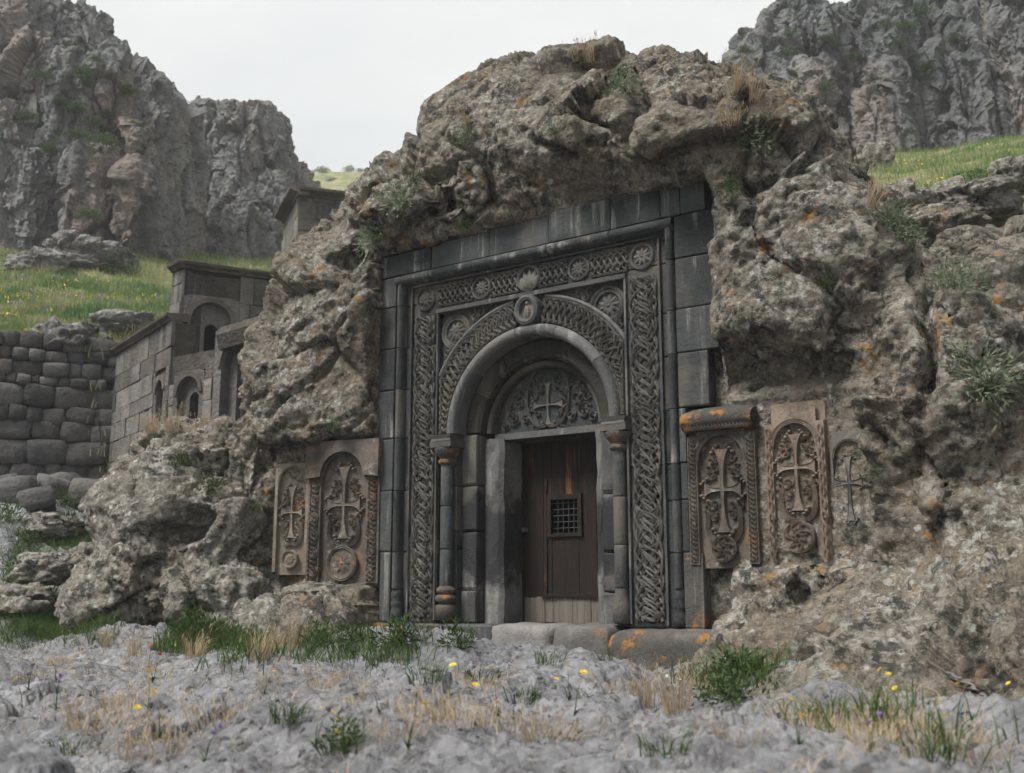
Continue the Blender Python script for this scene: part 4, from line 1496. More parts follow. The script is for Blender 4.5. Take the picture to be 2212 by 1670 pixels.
zL = table([-500, 0, 190, 245, 350, 650, 950, 1200], [22.4, 24, 27, 36, 46, 60, 75],
           [[zat(725, 22.4), zat(735, 22.4), zat(752, 22.4), 2.5, 2.5, 2.5, 3.0, 3.0],
            [zat(690, 24), zat(700, 24), zat(725, 24), 3.5, 3.5, 4.0, 4.0, 4.0],
            [zat(650, 27), zat(665, 27), zat(695, 27), zat(705, 27), zat(720, 27), zat(720, 27), 7, 6],
            [zat(560, 36), zat(570, 36), zat(590, 36), zat(600, 36), zat(620, 36), zat(640, 36), zat(620, 36), 9],
            [zat(490, 46), zat(495, 46), zat(485, 46), zat(490, 46), zat(530, 46), zat(585, 46), zat(560, 46), 14],
            [zat(430, 60), zat(430, 60), zat(430, 60), zat(450, 60), zat(495, 60), zat(548, 60), zat(520, 60), zat(520, 60)],
            [zat(420, 75), zat(420, 75), zat(420, 75), zat(440, 75), zat(470, 75), zat(520, 75), zat(500, 75), zat(480, 75)]])
ML, MLX, MLT = slope('meadow_left', zL, -480, 1180, 22.4, 75, 260, 220, M['meadow'], .3, 2.0)
zR = table([1300, 1600, 1800, 2000, 2200, 2700, 3600], [8, 10, 13, 16, 20, 26, 34, 44, 56],
           [[-1, -1, -1, -.9, -.7, -.5, -.4],
            [-1, -.6, -.3, 0.3, 1.0, 1.4, 1.6],
            [1, 1, 1.5, zat(760, 13), zat(720, 13), zat(680, 13), zat(660, 13)],
            [2, 2.5, zat(640, 16), zat(590, 16), zat(540, 16), zat(500, 16), zat(480, 16)],
            [4, 5, zat(470, 20), zat(430, 20), zat(385, 20), zat(340, 20), zat(320, 20)],
            [7, 8, zat(385, 26), zat(360, 26), zat(318, 26), zat(260, 26), zat(240, 26)],
            [10, 12, zat(330, 34), zat(318, 34), zat(280, 34), zat(220, 34), zat(200, 34)],
            [14, zat(330, 44), zat(300, 44), zat(290, 44), zat(262, 44), zat(200, 44), zat(180, 44)],
            [18, zat(320, 56), zat(290, 56), zat(270, 56), zat(250, 56), zat(190, 56), zat(170, 56)]])
MR, MRX, MRT = slope('meadow_right', zR, 1320, 3590, 8, 56, 360, 240, M['meadow'], .3, 5.0)
zF = table([200, 600, 780, 950, 1300, 2600], [80, 130, 200, 240, 300],
           [[25, 25, 25, 25, 25, 25], [zat(440, 130), zat(440, 130), zat(430, 130), zat(420, 130), zat(430, 130), zat(430, 130)],
            [zat(345, 200), zat(345, 200), zat(350, 200), zat(345, 200), zat(350, 200), zat(350, 200)],
            [zat(338, 240), zat(338, 240), zat(339, 240), zat(334, 240), zat(340, 240), zat(330, 240)], [60, 60, 60, 60, 60, 60]])
MF, MFX, MFT = slope('far_hill', zF, 150, 2600, 78, 300, 200, 140, M['meadow'], 1.6, 8.0)


HH = np.array([-sin(YAW), cos(YAW), 0.0])      # level heading


def cliff(name, tops, bots, t0, mat, seed, colw=1.7, vox=.17, dmap=None, front=.9):
    """rock face grown from many buttresses and pinnacles whose heads follow the crest"""
    rnd = random.Random(seed)
    tx, ty = [a for a, b_ in tops], [b_ for a, b_ in tops]
    bx, by = [a for a, b_ in bots], [b_ for a, b_ in bots]
    cols = []
    step = colw * DF / t0 * .42
    dx = tx[0]
    while dx <= tx[-1] + 1:
        tp, bt = float(np.interp(dx, tx, ty)), float(np.interp(dx, bx, by))
        t = t0 + (float(np.interp(dx, [a for a, b_ in dmap], [b_ for a, b_ in dmap])) if dmap else 0) + rnd.uniform(-.8, .8)
        for kind in range(1 + (rnd.random() < front) + (rnd.random() < front)):
            fr = 1.0 if kind == 0 else rnd.uniform(.3, .9)
            tt = t + (0 if kind == 0 else -rnd.uniform(.5, 2.6) * (1.15 - fr) * 1.4)
            y1 = bt + (tp - bt) * fr + (rnd.uniform(2, 16) if kind == 0 else 0)
            d1 = dx + rnd.uniform(-.5, .5) * step
            zt = float(at(d1, y1, tt)[2]); zb = float(at(d1, bt, tt)[2]) - 2.0
            xx = (d1 - 1106.0) / DF * tt
            cols.append((xx, tt * cos(PIT) * 1.0, zb, zt, colw * rnd.uniform(.3, .68), colw * rnd.uniform(.6, 1.1), rnd.uniform(.05, .45), rnd.uniform(-.05, .05)))
        # body behind
        zt = float(at(dx, tp + 14, t + 2.5)[2]); zb = float(at(dx, bt, t)[2]) - 2.0
        cols.append(((dx - 1106.0) / DF * (t + 2.5), (t + 2.5) * cos(PIT), zb, zt, colw * 1.1, 2.6, .2, 0))
        dx += step * rnd.uniform(.7, 1.3)
    c = np.array(cols)
    lo = np.array([c[:, 0].min() - 2.5, c[:, 1].min() - 3.0, c[:, 2].min()]); hi = np.array([c[:, 0].max() + 2.5, c[:, 1].max() + 3.2, c[:, 3].max() + 1.2])
    ns = np.ceil((hi - lo) / vox).astype(int)
    ax = [lo[k] + vox * np.arange(ns[k], dtype=np.float32) for k in range(3)]
    D = np.full(ns, 5.0, np.float32)
    for xx, yy, zb, zt, rx, ry, tap, lean in cols:
        m = 1.2
        i0, i1 = np.searchsorted(ax[0], [xx - rx - m - .8, xx + rx + m + .8]); j0, j1 = np.searchsorted(ax[1], [yy - ry - m, yy + ry + m]); k1 = np.searchsorted(ax[2], zt + m)
        X, Y, Z = np.meshgrid(ax[0][i0:i1], ax[1][j0:j1], ax[2][:k1], indexing='ij')
        u = np.clip((Z - zb) / (zt - zb), 0, 1.2)
        sc = 1 - tap * u ** 2
        hz = (zt - zb) / 2
        qx = np.abs(X - xx - lean * (Z - zb)) / (rx * sc); qy = np.abs(Y - yy) / (ry * sc); qz = np.abs(Z - (zt + zb) / 2) / hz
        F = (qx ** 2.6 + qy ** 2.6 + qz ** (2.6 * hz / rx * .5 + 2)) ** (1 / 2.6)
        d = (F - 1) * min(rx, ry) * .8
        D[i0:i1, j0:j1, :k1] = smin(D[i0:i1, j0:j1, :k1], d, .1)
    V, Q = vdb_surface(D, lo, vox, 1)
    keep = (V[Q, 1].mean(1) < c[:, 1].max() + 1.0) & (V[Q, 2].mean(1) > lo[2] + .5)
    Q = Q[keep]
    used, inv = np.unique(Q, return_inverse=True)
    V = V[used]; Q = inv.reshape(-1, 4).astype(np.int32)
    V = CAM * np.array([1, 1, 0]) + V[:, :1] * R3 + V[:, 1:2] * HH + V[:, 2:] * np.array([0, 0, 1.0])
    N = vnormals(V, Q)
    if (N @ -HH).mean() < 0:
        Q = Q[:, ::-1]; N = -N
    S = V * np.array([1, 1, .22])
    W2 = S + .25 * np.stack([perlin(V * .8), perlin(V * .8 + 4), perlin(V * .8 + 8)], -1)
    f1, f2, idr, fa = worley(W2, .62, seed)
    g1, g2, gid, ga = worley(W2 * np.array([1, 1, 1.5]), 1.5, seed + 3)
    d = .55 * fa + .5 * (idr - .5) - .3 * np.exp(-(f2 - f1) / .03) + .3 * ga + .14 * (gid - .5)
    d += .14 * facet(V * np.array([1, 1, .55]), 2.6, seed + 9) + .07 * facet(V * np.array([1, 1, .7]), 5.5, seed + 5)
    d += .2 * ridged(V * np.array([1, 1, .14]), .8, 3, .6, seed) + .05 * fbm(V, 2.6, 3, .7, seed)
    V = V + N * d[:, None]
    o = np_obj(name, V, Q, M[mat], smooth=False)
    tag(o, kind='structure')
    return V, seen(V)


C1 = cliff('cliff_left', [(-230, -150), (20, -90), (110, -60), (140, -18), (180, 30), (212, 75), (250, 92), (285, 108), (308, 138), (320, 172)],
           [(-230, 500), (40, 505), (150, 500), (230, 475), (310, 482), (380, 500)], 45, 'cliff', 3, vox=.14)
C2 = cliff('cliff_middle', [(355, 225), (412, 190), (430, 182), (470, 194), (505, 186), (525, 180), (542, 192), (552, 215), (562, 250), (575, 290), (592, 335)],
           [(345, 520), (400, 545), (500, 562), (600, 572), (662, 575)], 57, 'cliff', 7, colw=1.9, vox=.16, dmap=[(350, 13), (402, 13), (412, 1), (425, 0), (655, -1)])
C3 = cliff('cliff_right', [(1535, 135), (1550, 96), (1580, 90), (1612, 94), (1628, 40), (1645, 18), (1662, 10), (1680, 24), (1700, 50), (1716, -30), (1728, -70), (1790, -70), (1850, -60), (2000, -90), (2212, -110), (2420, -140), (2900, -160)],
           [(1525, 350), (1700, 345), (1800, 318), (1900, 300), (2000, 300), (2100, 280), (2212, 262), (2500, 200), (2900, 190)], 47, 'cliff_r', 12, vox=.14)


def cliff_pt(Cc, dx, dy):
    V, (x, y, z) = Cc
    m = np.where((np.abs(x - dx) < 8) & (np.abs(y - dy) < 8))[0]
    if len(m) == 0:
        m = np.array([int(np.argmin((x - dx) ** 2 + (y - dy) ** 2))])
    return V[m[np.argmin(z[m])]]


def slope_pt(S, dx, dy):
    V, X, T = S
    i = int(np.argmin(np.abs(X[:, 0] - dx)))
    sy = seen(V[i])[1]
    return V[i, int(np.argmin(np.abs(sy - dy)))]


# ------------------------------------------------------------------ boulders
_ico = {}


def boulder(label, c, r, seed, mat='boulder', n=5, rz=0.0, flat=.25, name='boulder', group=None, amp=1.0):
    if n not in _ico:
        _ico[n] = ico(n)
    V, F = _ico[n]
    V = V.copy()
    V = V / (np.abs(V) ** 2.7).sum(1)[:, None] ** (1 / 2.7)
    rm = float(np.mean(r))
    q = V + seed * 3.1
    f1, f2, idr, fa = worley(q, 1.2, seed)
    d = .2 * fbm(q, .9, 2, .5) + fa * .3 + (idr - .5) * .12 - .06 * np.exp(-(f2 - f1) / .05)
    d += .07 * facet(q, 3.1, seed) + .03 * facet(q, 7.5, seed) + .04 * ridged(q, 2.6, 2, .5) + .03 * fbm(q, 6, 3, .6)
    if n >= 6:
        d += .012 * fbm(q, 17, 2, .6)
    V = V * (1 + amp * d)[:, None]
    V[:, 2] = np.where(V[:, 2] < -flat * 2, -flat * 2 + (V[:, 2] + flat * 2) * .3, V[:, 2])
    V = V * np.array(r)
    o = np_obj(name, V, F, M[mat])
    o.location = tuple(float(a) for a in c)
    o.rotation_euler = (0, 0, rz)
    tag(o, label, 'boulder', group, kind='thing')
    return o


def ledge(label, blobs, lo, hi, vox, seed, mat, hollows=(), name='boulder'):
    """larger rock from merged lumps"""
    lo, hi = np.array(lo, float), np.array(hi, float)
    ns = np.ceil((hi - lo) / vox).astype(int)
    ax = [lo[k] + vox * np.arange(ns[k], dtype=np.float32) for k in range(3)]
    P = np.stack(np.meshgrid(*ax, indexing='ij'), -1).astype(np.float32)
    D = None
    for c, r, k in blobs:
        e = ell(P, c, r)
        D = e if D is None else smin(D, e, k)
    for c, r in hollows:
        D = smax(D, -ell(P, c, r), .06)
    V, Q = vdb_surface(D, lo, vox, 1)
    N = vnormals(V, Q)
    if (N * (V - V.mean(0))).sum(1).mean() < 0:
        Q = Q[:, ::-1]; N = -N
    Wl = V + .3 * np.stack([perlin(V), perlin(V + 9), perlin(V + 19)], -1)
    f1, f2, idr, fa = worley(Wl, 1.2, seed)
    d = .12 * fbm(V, .9, 2, .5, seed) + fa * .17 - .09 * np.exp(-(f2 - f1) / .04) * sstep(.4, .6, idr) + .045 * facet(Wl, 3.0, seed) + .025 * facet(Wl, 6.5, seed)
    d += .045 * ridged(V, 2.0, 3, .55, seed) + .04 * fbm(V, 5.0, 4, .65, seed) + .01 * fbm(V, 20., 2, .6)
    dark = np.zeros(len(V))
    for c, r in hollows:
        dark = np.maximum(dark, sstep(1.35, 1.0, np.linalg.norm((V - np.array(c)) / np.array(r), axis=1)))
    V = V + N * (d * (1 - .7 * dark))[:, None]
    o = np_obj(name, V, Q, M[mat])
    tag(o, label, 'rock', kind='thing')
    return o, V, N


P_ = lambda dx, dy, t: at(dx, dy, t)
b = lambda dx, dy, t, rx, ry, rz: (tuple(P_(dx, dy, t)), (rx, ry, rz))
LB, LBV, LBN = ledge('grey lichened rock with a dark hollow at the left foot of the dome',
      [(*b(400, 1180, 12.2, .95, .8, 1.0), .2), (*b(440, 1030, 12.6, .6, .6, .55), .2), (*b(330, 1100, 12.4, .7, .6, .62), .2), (*b(300, 1250, 12.0, .75, .6, .5), .2), (*b(460, 1290, 11.4, .55, .5, .4), .2),
       (*b(385, 985, 13.0, .45, .5, .36), .15), (*b(465, 960, 12.9, .36, .45, .3), .1), (*b(240, 1310, 12.0, .6, .6, .35), .2), (*b(560, 1375, 11.0, .75, .45, .28), .2), (*b(495, 1130, 11.9, .32, .4, .45), .1)],
      (-6.6, -2.6, -.9), (-2.0, 1.6, 2.9), .055, 4.0, 'boulder',
      [(tuple(P_(375, 1150, 11.45)), (.30, .5, .13)), (tuple(P_(415, 1120, 11.5)), (.2, .4, .14)), (tuple(P_(345, 1170, 11.4)), (.12, .4, .1)), (tuple(P_(520, 1010, 12.2)), (.09, .3, .2))])
lbx, lby, lbt = seen(LBV)


def on_left_rock(dx, dy):
    m = np.where((np.abs(lbx - dx) < 14) & (np.abs(lby - dy) < 14))[0]
    if len(m) == 0:
        i = np.argmin((lbx - dx) ** 2 + (lby - dy) ** 2)
    else:
        i = m[np.argmin(lbt[m])]
    return LBV[i], LBN[i]


# scattered boulders: (label, x, y, depth, radii, seed, material)
for k, (lab, dx, dy, t, r, sd, mt, n) in enumerate((
        ('large pale boulder on the green slope above the chapel', 305, 525, 40, (1.0, .9, .75), 2.1, 'far_boulder', 5),
        ('broad grey rock mass lying across the slope below the left cliff', 160, 562, 37, (1.55, 1.2, .72), 3.3, 'far_boulder', 6),
        ('low grey rock jutting from the grass left of the broad rock mass', 60, 575, 35, (1.0, .9, .55), 4.7, 'far_boulder', 5),
        ('rounded rock between the cliff foot and the pale boulder', 215, 500, 41, (.8, .8, .5), 5.2, 'far_boulder', 5),
        ('big flat-topped boulder behind the top of the rubble wall', 130, 738, 22.9, (.95, .6, .45), 6.4, 'far_boulder', 5),
        ('small boulder at the gap between rubble wall and slope', 215, 738, 23, (.3, .3, .22), 1.4, 'far_boulder', 4),
        ('pale rock ledge in dry grass above the chapel cornice', 255, 700, 25, (.8, .6, .35), 7.9, 'far_boulder', 5),
        ('pointed brown boulder on the right-hand grassy slope', 1925, 360, 22, (.5, .48, .66), 8.3, 'boulder', 5),
        ('low rounded boulder beyond the pointed one, by the right cliff', 1840, 332, 33, (.75, .7, .32), 9.1, 'far_boulder', 5),
        ('grey boulder in the grass under the right cliff foot', 2010, 300, 38, (.8, .7, .42), 1.9, 'far_boulder', 5),
        ('dark flat boulder leaning at the right cliff foot', 1950, 306, 40, (.8, .7, .25), 2.7, 'far_boulder', 5),
        ('half-hidden boulder at the foot of the right cliff', 2150, 250, 41, (.9, .8, .6), 3.9, 'far_boulder', 5),
        ('broad lichened rock hump below the pointed boulder', 2090, 455, 15, (.62, .6, .36), 4.2, 'boulder', 6),
        ('mossy rock lump among thorny plants below the pointed boulder', 1960, 455, 14, (.36, .4, .26), 5.8, 'boulder', 5),
        ('small brown rock knob just uphill of the broad lichened hump', 2200, 385, 17, (.4, .4, .32), 6.6, 'boulder', 5),
        ('heavy dark-crusted boulder on the right flank of the dome', 2140, 600, 11.5, (.6, .7, .45), 7.2, 'rock', 6),
        ('wide rock shoulder behind the right flank of the dome', 2010, 535, 13, (.62, .7, .38), 8.8, 'rock', 6),
        ('blunt rock rib beneath the heavy dark-crusted boulder', 2150, 740, 10.8, (.55, .9, .9), 9.6, 'rock', 6),
        ('rock buttress under the blunt rib on the right flank', 2200, 900, 10.2, (.5, .9, .9), 1.2, 'rock', 6),
        ('rounded grey rock at the foot of the rubble wall', 110, 1145, 16.5, (.5, .45, .22), 2.3, 'boulder', 5),
        ('pale rock slab in front of the rubble wall', 115, 1235, 14.5, (.5, .45, .26), 3.6, 'boulder', 5),
        ('weathered rock at the grassy left end of the ledge', 50, 1300, 13.5, (.42, .42, .22), 4.4, 'boulder', 5),
        ('small leaning rock between pale slab and hollow rock', 200, 1215, 14, (.28, .28, .22), 5.5, 'boulder', 5),
        ('round stone caught in the crevice beside the dome', 502, 1015, 12.5, (.15, .15, .15), 6.1, 'boulder', 4))):
    c = P_(dx, dy, t)
    if t > 21.5:
        q = slope_pt((ML, MLX, MLT) if dx < 1000 else (MR, MRX, MRT), dx, dy + 8)
        c = q + np.array([0, 0, r[2] * .12])
    boulder(lab, c, r, sd, mt, n, rz=k * .7)

# ------------------------------------------------------------------ the chapel, the upper building and the rubble wall
HD = pi / 2 + YAW          # heading of the camera in the plan


def plan_hit(p, ang, dx):
    """distance from p along plan direction ang to where survey column dx is crossed"""
    d = np.array([cos(ang), sin(ang), 0.0])
    ss = np.arange(0, 25, .01)
    q = np.array([p[0], p[1], .33]) + d * ss[:, None]
    x, _, z = seen(q)
    g = np.sign(x - dx)
    k = np.where((g != g[0]) & (z > 1))[0]
    return float(ss[k[0]]) if len(k) else 6.0


def wall_part(parent, p, ang, L, z0, z1, name='wall', seed=0, course=.36, lenr=(.4, .95), holes=(), mat='ashlar', thick=.45, bev=.03, ragged=0.0):
    """one face: core mesh with its stones as pieces; local x runs along the wall, y into it"""
    rnd = random.Random(seed)
    mb = MB()
    xs = sorted({0.0, L} | {h[0] for h in holes} | {h[1] for h in holes})
    for a, b_ in zip(xs[:-1], xs[1:]):
        segs = [(z0, z1)]
        for h in holes:
            if a >= h[0] - 1e-6 and b_ <= h[1] + 1e-6:
                segs = [(q0, q1) for s0, s1 in segs for q0, q1 in ((s0, min(s1, h[2])), (max(s0, h[3]), s1)) if q1 - q0 > .01]
        for q0, q1 in segs:
            mb.box(a, b_, .06, thick, q0, q1 - .05)
    core = mb.build(name, M['ashlar_core'], parent)
    core.location = (p[0] - parent.location[0], p[1] - parent.location[1], -parent.location[2])
    core.rotation_euler = (0, 0, ang)
    z = z0
    while z < z1 - .05:
        hgt = min(course * rnd.uniform(.75, 1.25), z1 - z)
        if z1 - z - hgt < .12: hgt = z1 - z
        x = -rnd.uniform(0, .3)
        while x < L:
            w = rnd.uniform(*lenr)
            a, b_ = max(x, 0.0), min(x + w, L)
            x += w
            if b_ - a < .06: continue
            if ragged and z + hgt > z1 - ragged and rnd.random() < .45: continue
            parts = [(a, b_)]
            for h in holes:
                if z < h[3] - .02 and z + hgt > h[2] + .02:
                    parts = [(q0, q1) for s0, s1 in parts for q0, q1 in ((s0, min(s1, h[0])), (max(s0, h[1]), s1)) if q1 - q0 > .05]
            for q0, q1 in parts:
                dep = rnd.uniform(-.022, .018)
                o = block(core, q0 + .006, q1 - .006, dep, .2, z + .006, z + hgt - .006, M[mat], 'block', bev, rnd=rnd)
                o.rotation_euler = (0, rnd.uniform(-.006, .006), rnd.uniform(-.01, .01))
        z += hgt
    return core


def arch_plate(mb, x0, x1, z0, z1, cx, zs, r, y, n=14):
    inner = [(cx + r, z0)] + arc(cx, zs, r, 0, pi, n) + [(cx - r, z0)]
    outer = [(x1, z0)]
    for a in np.linspace(0, pi, n):
        c, s = cos(a), sin(a)
        k = 9.0
        if abs(c) > 1e-5: k = min(k, ((x1 - cx) if c > 0 else (cx - x0)) / abs(c))
        if s > 1e-5: k = min(k, (z1 - zs) / s)
        outer.append((cx + k * c, zs + k * s))
    outer.append((x0, z0))
    mb.grid([[(a[0], y, a[1]), (b_[0], y, b_[1])] for a, b_ in zip(inner, outer)])
    return inner


def niche(core, x0, x1, z0, z1, cx, zs, r, orders=((0.0, .14), ), slit=(.0, .07, .5), mat='ashlar'):
    """arched blind window: a facing with stepped recess and a dark slit"""
    fr = MB()
    y = 0.0
    bx0, bx1, bz1 = x0, x1, z1
    rr = r
    for k, (shrink, dep) in enumerate(orders):
        rr = r - shrink
        inner = arch_plate(fr, bx0, bx1, z0, bz1, cx, zs, rr, y)
        fr.grid([[(a[0], y, a[1]), (a[0], y + dep, a[1])] for a in inner])
        y += dep
        bx0, bx1, bz1 = cx - rr, cx + rr, zs + rr
    sx, sr, sh = slit
    inner = arch_plate(fr, bx0, bx1, z0, bz1, cx + sx, zs - (rr - sr) * .55, sr, y)
    fr.grid([[(a[0], y, a[1]), (a[0], y + .3, a[1])] for a in inner])
    o = fr.build('window_surround', M[mat], core)
    mb = MB(); mb.box(cx + sx - sr, cx + sx + sr, y + .24, y + .26, z0, zs + rr)
    mb.build('slit_shade_panel', M['dark_room'], o)  # panel coloured near black to act as the shade deep in the slit
    if True:
        mb = MB()
        mb.sweep([(a * 1.0, b_) for a, b_ in arc(cx, zs, r + .05, 0, pi, 18)], [(-.045, 0), (-.04, .03), (.04, .03), (.045, 0)])
        mb.build('arch_moulding', M['cornice'], o)
    return o


def cornice(parent, p, ang, L, z, h=.14, out=.14, name='cornice', seg=.9, seed=1):
    rnd = random.Random(seed)
    c = empty(name)
    c.parent = parent
    c.location = (p[0] - parent.location[0], p[1] - parent.location[1], -parent.location[2])
    c.rotation_euler = (0, 0, ang)
    x = 0.0
    while x < L - .02:
        w = min(seg * rnd.uniform(.7, 1.3), L - x)
        mb = MB()
        prof = [(.3, z), (-.03, z), (-.05, z + h * .3), (-out, z + h * .65), (-out - .01, z + h), (.3, z + h + .03)]
        mb.grid([[(xx, a, b_ + rnd.uniform(-.008, .008)) for a, b_ in prof] for xx in (x + .004, x + w - .004)], closed_v=True)
        k = len(prof)
        mb.f.append(tuple(range(k))); mb.f.append(tuple(reversed(range(k, 2 * k))))
        mb.build('cornice_stone', M['cornice'], c)
        x += w
    return c


pA = at(239, 774, 23.0)
zA = float(pA[2])
aA = HD + radians(35.5) - pi
LA = plan_hit(pA, aA, 337)
pB = pA + LA * np.array([cos(aA), sin(aA), 0])
LB_ = 5.6
chapel = empty('stone_chapel', (float(pA[0]), float(pA[1]), 1.0))
tag(chapel, 'grey ashlar chapel with arched blind windows behind the rock', 'chapel', kind='thing')


def loc_on(p, ang, dx, dy):
    """(along, height) of the survey pixel on a wall plane"""
    s = plan_hit(p, ang, dx)
    q = np.array([p[0] + cos(ang) * s, p[1] + sin(ang) * s, .33])
    t = seen(q)[2]
    return s, float(at(dx, dy, t)[2])


sA, zw = loc_on(pA, aA, 318, 830)
rA = .20
hA = (sA - .34, sA + .3, zw - 1.9, zw + .32)
wa = wall_part(chapel, pA, aA, LA, 1.2, zA, seed=3, holes=[hA])
niche(wa, *hA, sA, zw, rA, orders=((0, .14),), slit=(.02, .08, 1))
cornice(chapel, pA, aA, LA, zA, .12, .12, seed=4)

zB = loc_on(pB, 0.0, 345, 742)[1]
s1, z1w = loc_on(pB, 0.0, 382, 835)
s2, z2w = loc_on(pB, 0.0, 500, 765)
h1_ = (s1 - .42, s1 + .42, z1w - 1.9, z1w + .42)
h2_ = (s2 - .75, s2 + .75, z2w - 2.4, z2w + .7)
wb = wall_part(chapel, pB, 0.0, LB_, 1.0, zB, seed=8, holes=[h1_, h2_], ragged=.35)
niche(wb, *h1_, s1, z1w, .30, orders=((0, .12),), slit=(.03, .13, 1))
niche(wb, *h2_, s2, z2w, .56, orders=((0, .2), (.2, .1), ), slit=(.05, .13, 1))
mb = MB()
mb.grid([[(x, a, b_ + .5 * (x - 2.9) * (.12)) for a, b_ in ((.3, zB - .1), (-.12, zB - .05), (-.2, zB + .2), (-.12, zB + .35), (.3, zB + .4))] for x in (s2 - .5, s2 + .2, s2 + .9)], closed_v=True)
mb.build('fallen_cornice', M['cornice'], wb)

# upper storey set back on the lower wall
tK = seen(pB + np.array([.6, .55, 0]))[2]
K = at(395, 580, tK + .3)
zK = float(K[2])
aC1 = HD + radians(43) - pi
LC1 = plan_hit(K, aC1 + pi, 330)
pC1 = K - LC1 * np.array([cos(aC1), sin(aC1), 0])
aC2 = HD - radians(63.5)
LC2 = plan_hit(K, aC2, 640)
wall_part(chapel, pC1, aC1, LC1, zB - .6, zK, seed=12, course=.42)
s3, z3w = loc_on(K, aC2, 424, 668)
h3_ = (s3 - .52, s3 + .52, z3w - .72, z3w + .5)
wc = wall_part(chapel, K, aC2, LC2, zB - .6, zK, seed=15, course=.42, holes=[h3_])
niche(wc, *h3_, s3, z3w, .37, orders=((0, .12),), slit=(.03, .12, 1))
cornice(chapel, pC1, aC1, LC1 + .1, zK, .12, .12, seed=5)
cornice(chapel, K, aC2, min(LC2, 1.9), zK, .12, .12, seed=6)
# roofs of earth and slabs behind the walls
mb = MB()
q = [pC1, K, K + LC2 * np.array([cos(aC2), sin(aC2), 0])]
back = [a + 4 * np.array([cos(HD), sin(HD), 0]) for a in q]
mb.grid([[(a[0] - pA[0], a[1] - pA[1], zK - 1 - .02) for a in q], [(a[0] - pA[0], a[1] - pA[1], zK - 1 - .1) for a in back]])
mb.build('roof', M['cornice'], chapel)

# upper building with flat stone eaves
G0 = at(645, 424, 30.0)
zG = float(G0[2])
aG1 = HD + radians(22)
aG2 = HD - radians(72)
LG1 = plan_hit(G0, aG1, 578)
LG2 = plan_hit(G0, aG2, 840)
pG1 = G0 + LG1 * np.array([cos(aG1), sin(aG1), 0])
hut = empty('stone_building', (float(G0[0]), float(G0[1]), zG - 4))
tag(hut, 'flat-roofed stone building on the slope above the chapel, half behind rock', 'building', kind='thing')
wall_part(hut, pG1, aG1 + pi, LG1, zG - 4, zG, seed=21, course=.45)
wall_part(hut, G0, aG2, LG2, zG - 4, zG, seed=22, course=.45)
cornice(hut, pG1, aG1 + pi, LG1 + .2, zG, .2, .28, seed=7)
cornice(hut, G0, aG2, LG2, zG, .2, .28, seed=9)
mb = MB()
q = [pG1, G0, G0 + LG2 * np.array([cos(aG2), sin(aG2), 0]), pG1 + LG2 * np.array([cos(aG2), sin(aG2), 0])]
mb.add([(a[0] - G0[0], a[1] - G0[1], 4.19) for a in q], [(0, 1, 2, 3)])
mb.build('roof', M['cornice'], hut)

# rubble retaining wall
def rubble_stone(name, seed):
    bm = bmesh.new()
    bmesh.ops.create_cube(bm, size=1.0)
    bmesh.ops.subdivide_edges(bm, edges=bm.edges[:], cuts=2, use_grid_fill=True)
    V = np.array([v.co[:] for v in bm.verts])
    V = V / (np.abs(V * 2) ** 7).sum(1)[:, None] ** (1 / 7) * np.maximum(np.abs(V * 2).max(1), .01)[:, None]
    V = V * (1 + .1 * fbm(V, 1.4, 2, .5, seed) + .07 * facet(V, 1.6, seed))[:, None]
    for v, c in zip(bm.verts, V):
        v.co = c
    me = bpy.data.meshes.new(name)
    bm.to_mesh(me); bm.free()
    me.materials.append(M['rubble'])
    me.polygons.foreach_set('use_smooth', np.full(len(me.polygons), True))
    return me


RS = [rubble_stone('rubble_stone', 3.0 * k + 1) for k in range(6)]
W0 = at(-300, 750, 20.8)
W1 = at(243, 770, 22.7)
aW = math.atan2(W1[1] - W0[1], W1[0] - W0[0])
LW = float(np.hypot(W1[0] - W0[0], W1[1] - W0[1]))
wall = empty('rubble_wall', (float(W0[0]), float(W0[1]), 1.6), aW)
tag(wall, 'retaining wall of dark rough field stones left of the chapel', 'wall', kind='thing')
mb = MB(); mb.box(0, LW, .14, .6, -.8, zat(752, 22) - 1.75)
mb.build('wall_core', M['ashlar_core'], wall)
rnd = random.Random(5)
z = -.6
ztop = zat(748, 22) - 1.6
while z < ztop:
    hgt = rnd.uniform(.27, .5) if z < ztop - 1.0 else rnd.uniform(.2, .34)
    x = -rnd.uniform(0, .3)
    while x < LW:
        w = hgt * rnd.uniform(.8, 1.9)
        o = bpy.data.objects.new('stone', rnd.choice(RS))
        o.location = (x + w / 2, .1 + rnd.uniform(-.03, .05), z + hgt / 2 + rnd.uniform(-.03, .03))
        o.scale = (w * 1.07, .42, hgt * rnd.uniform(1.02, 1.12))
        o.rotation_euler = (rnd.choice((0, pi)) + rnd.uniform(-.08, .08), rnd.uniform(-.09, .09), rnd.uniform(-.1, .1))
        if x + w / 2 < LW + .1:
            link(o, wall)
        x += w
    z += hgt * .97
# stones tumbled at the wall foot
for k in range(14):
    dx = rnd.uniform(20, 235); t = rnd.uniform(17, 20.8)
    x, y = slope_xy(np.array(dx), np.array(t))
    o = bpy.data.objects.new('fallen_stone', rnd.choice(RS))
    s = rnd.uniform(.22, .6)
    o.scale = (s * 1.5, s * 1.1, s)
    o.location = (float(x), float(y), gh(x, y) + s * .28)
    o.rotation_euler = (rnd.uniform(-.3, .3), rnd.uniform(-.3, .3), rnd.uniform(0, 6))
    link(o)
    tag(o, 'tumbled dark stone lying at the foot of the rubble wall', 'stone', 'stones at the foot of the rubble wall', kind='thing')

# ------------------------------------------------------------------ plants
prng = np.random.RandomState(21)


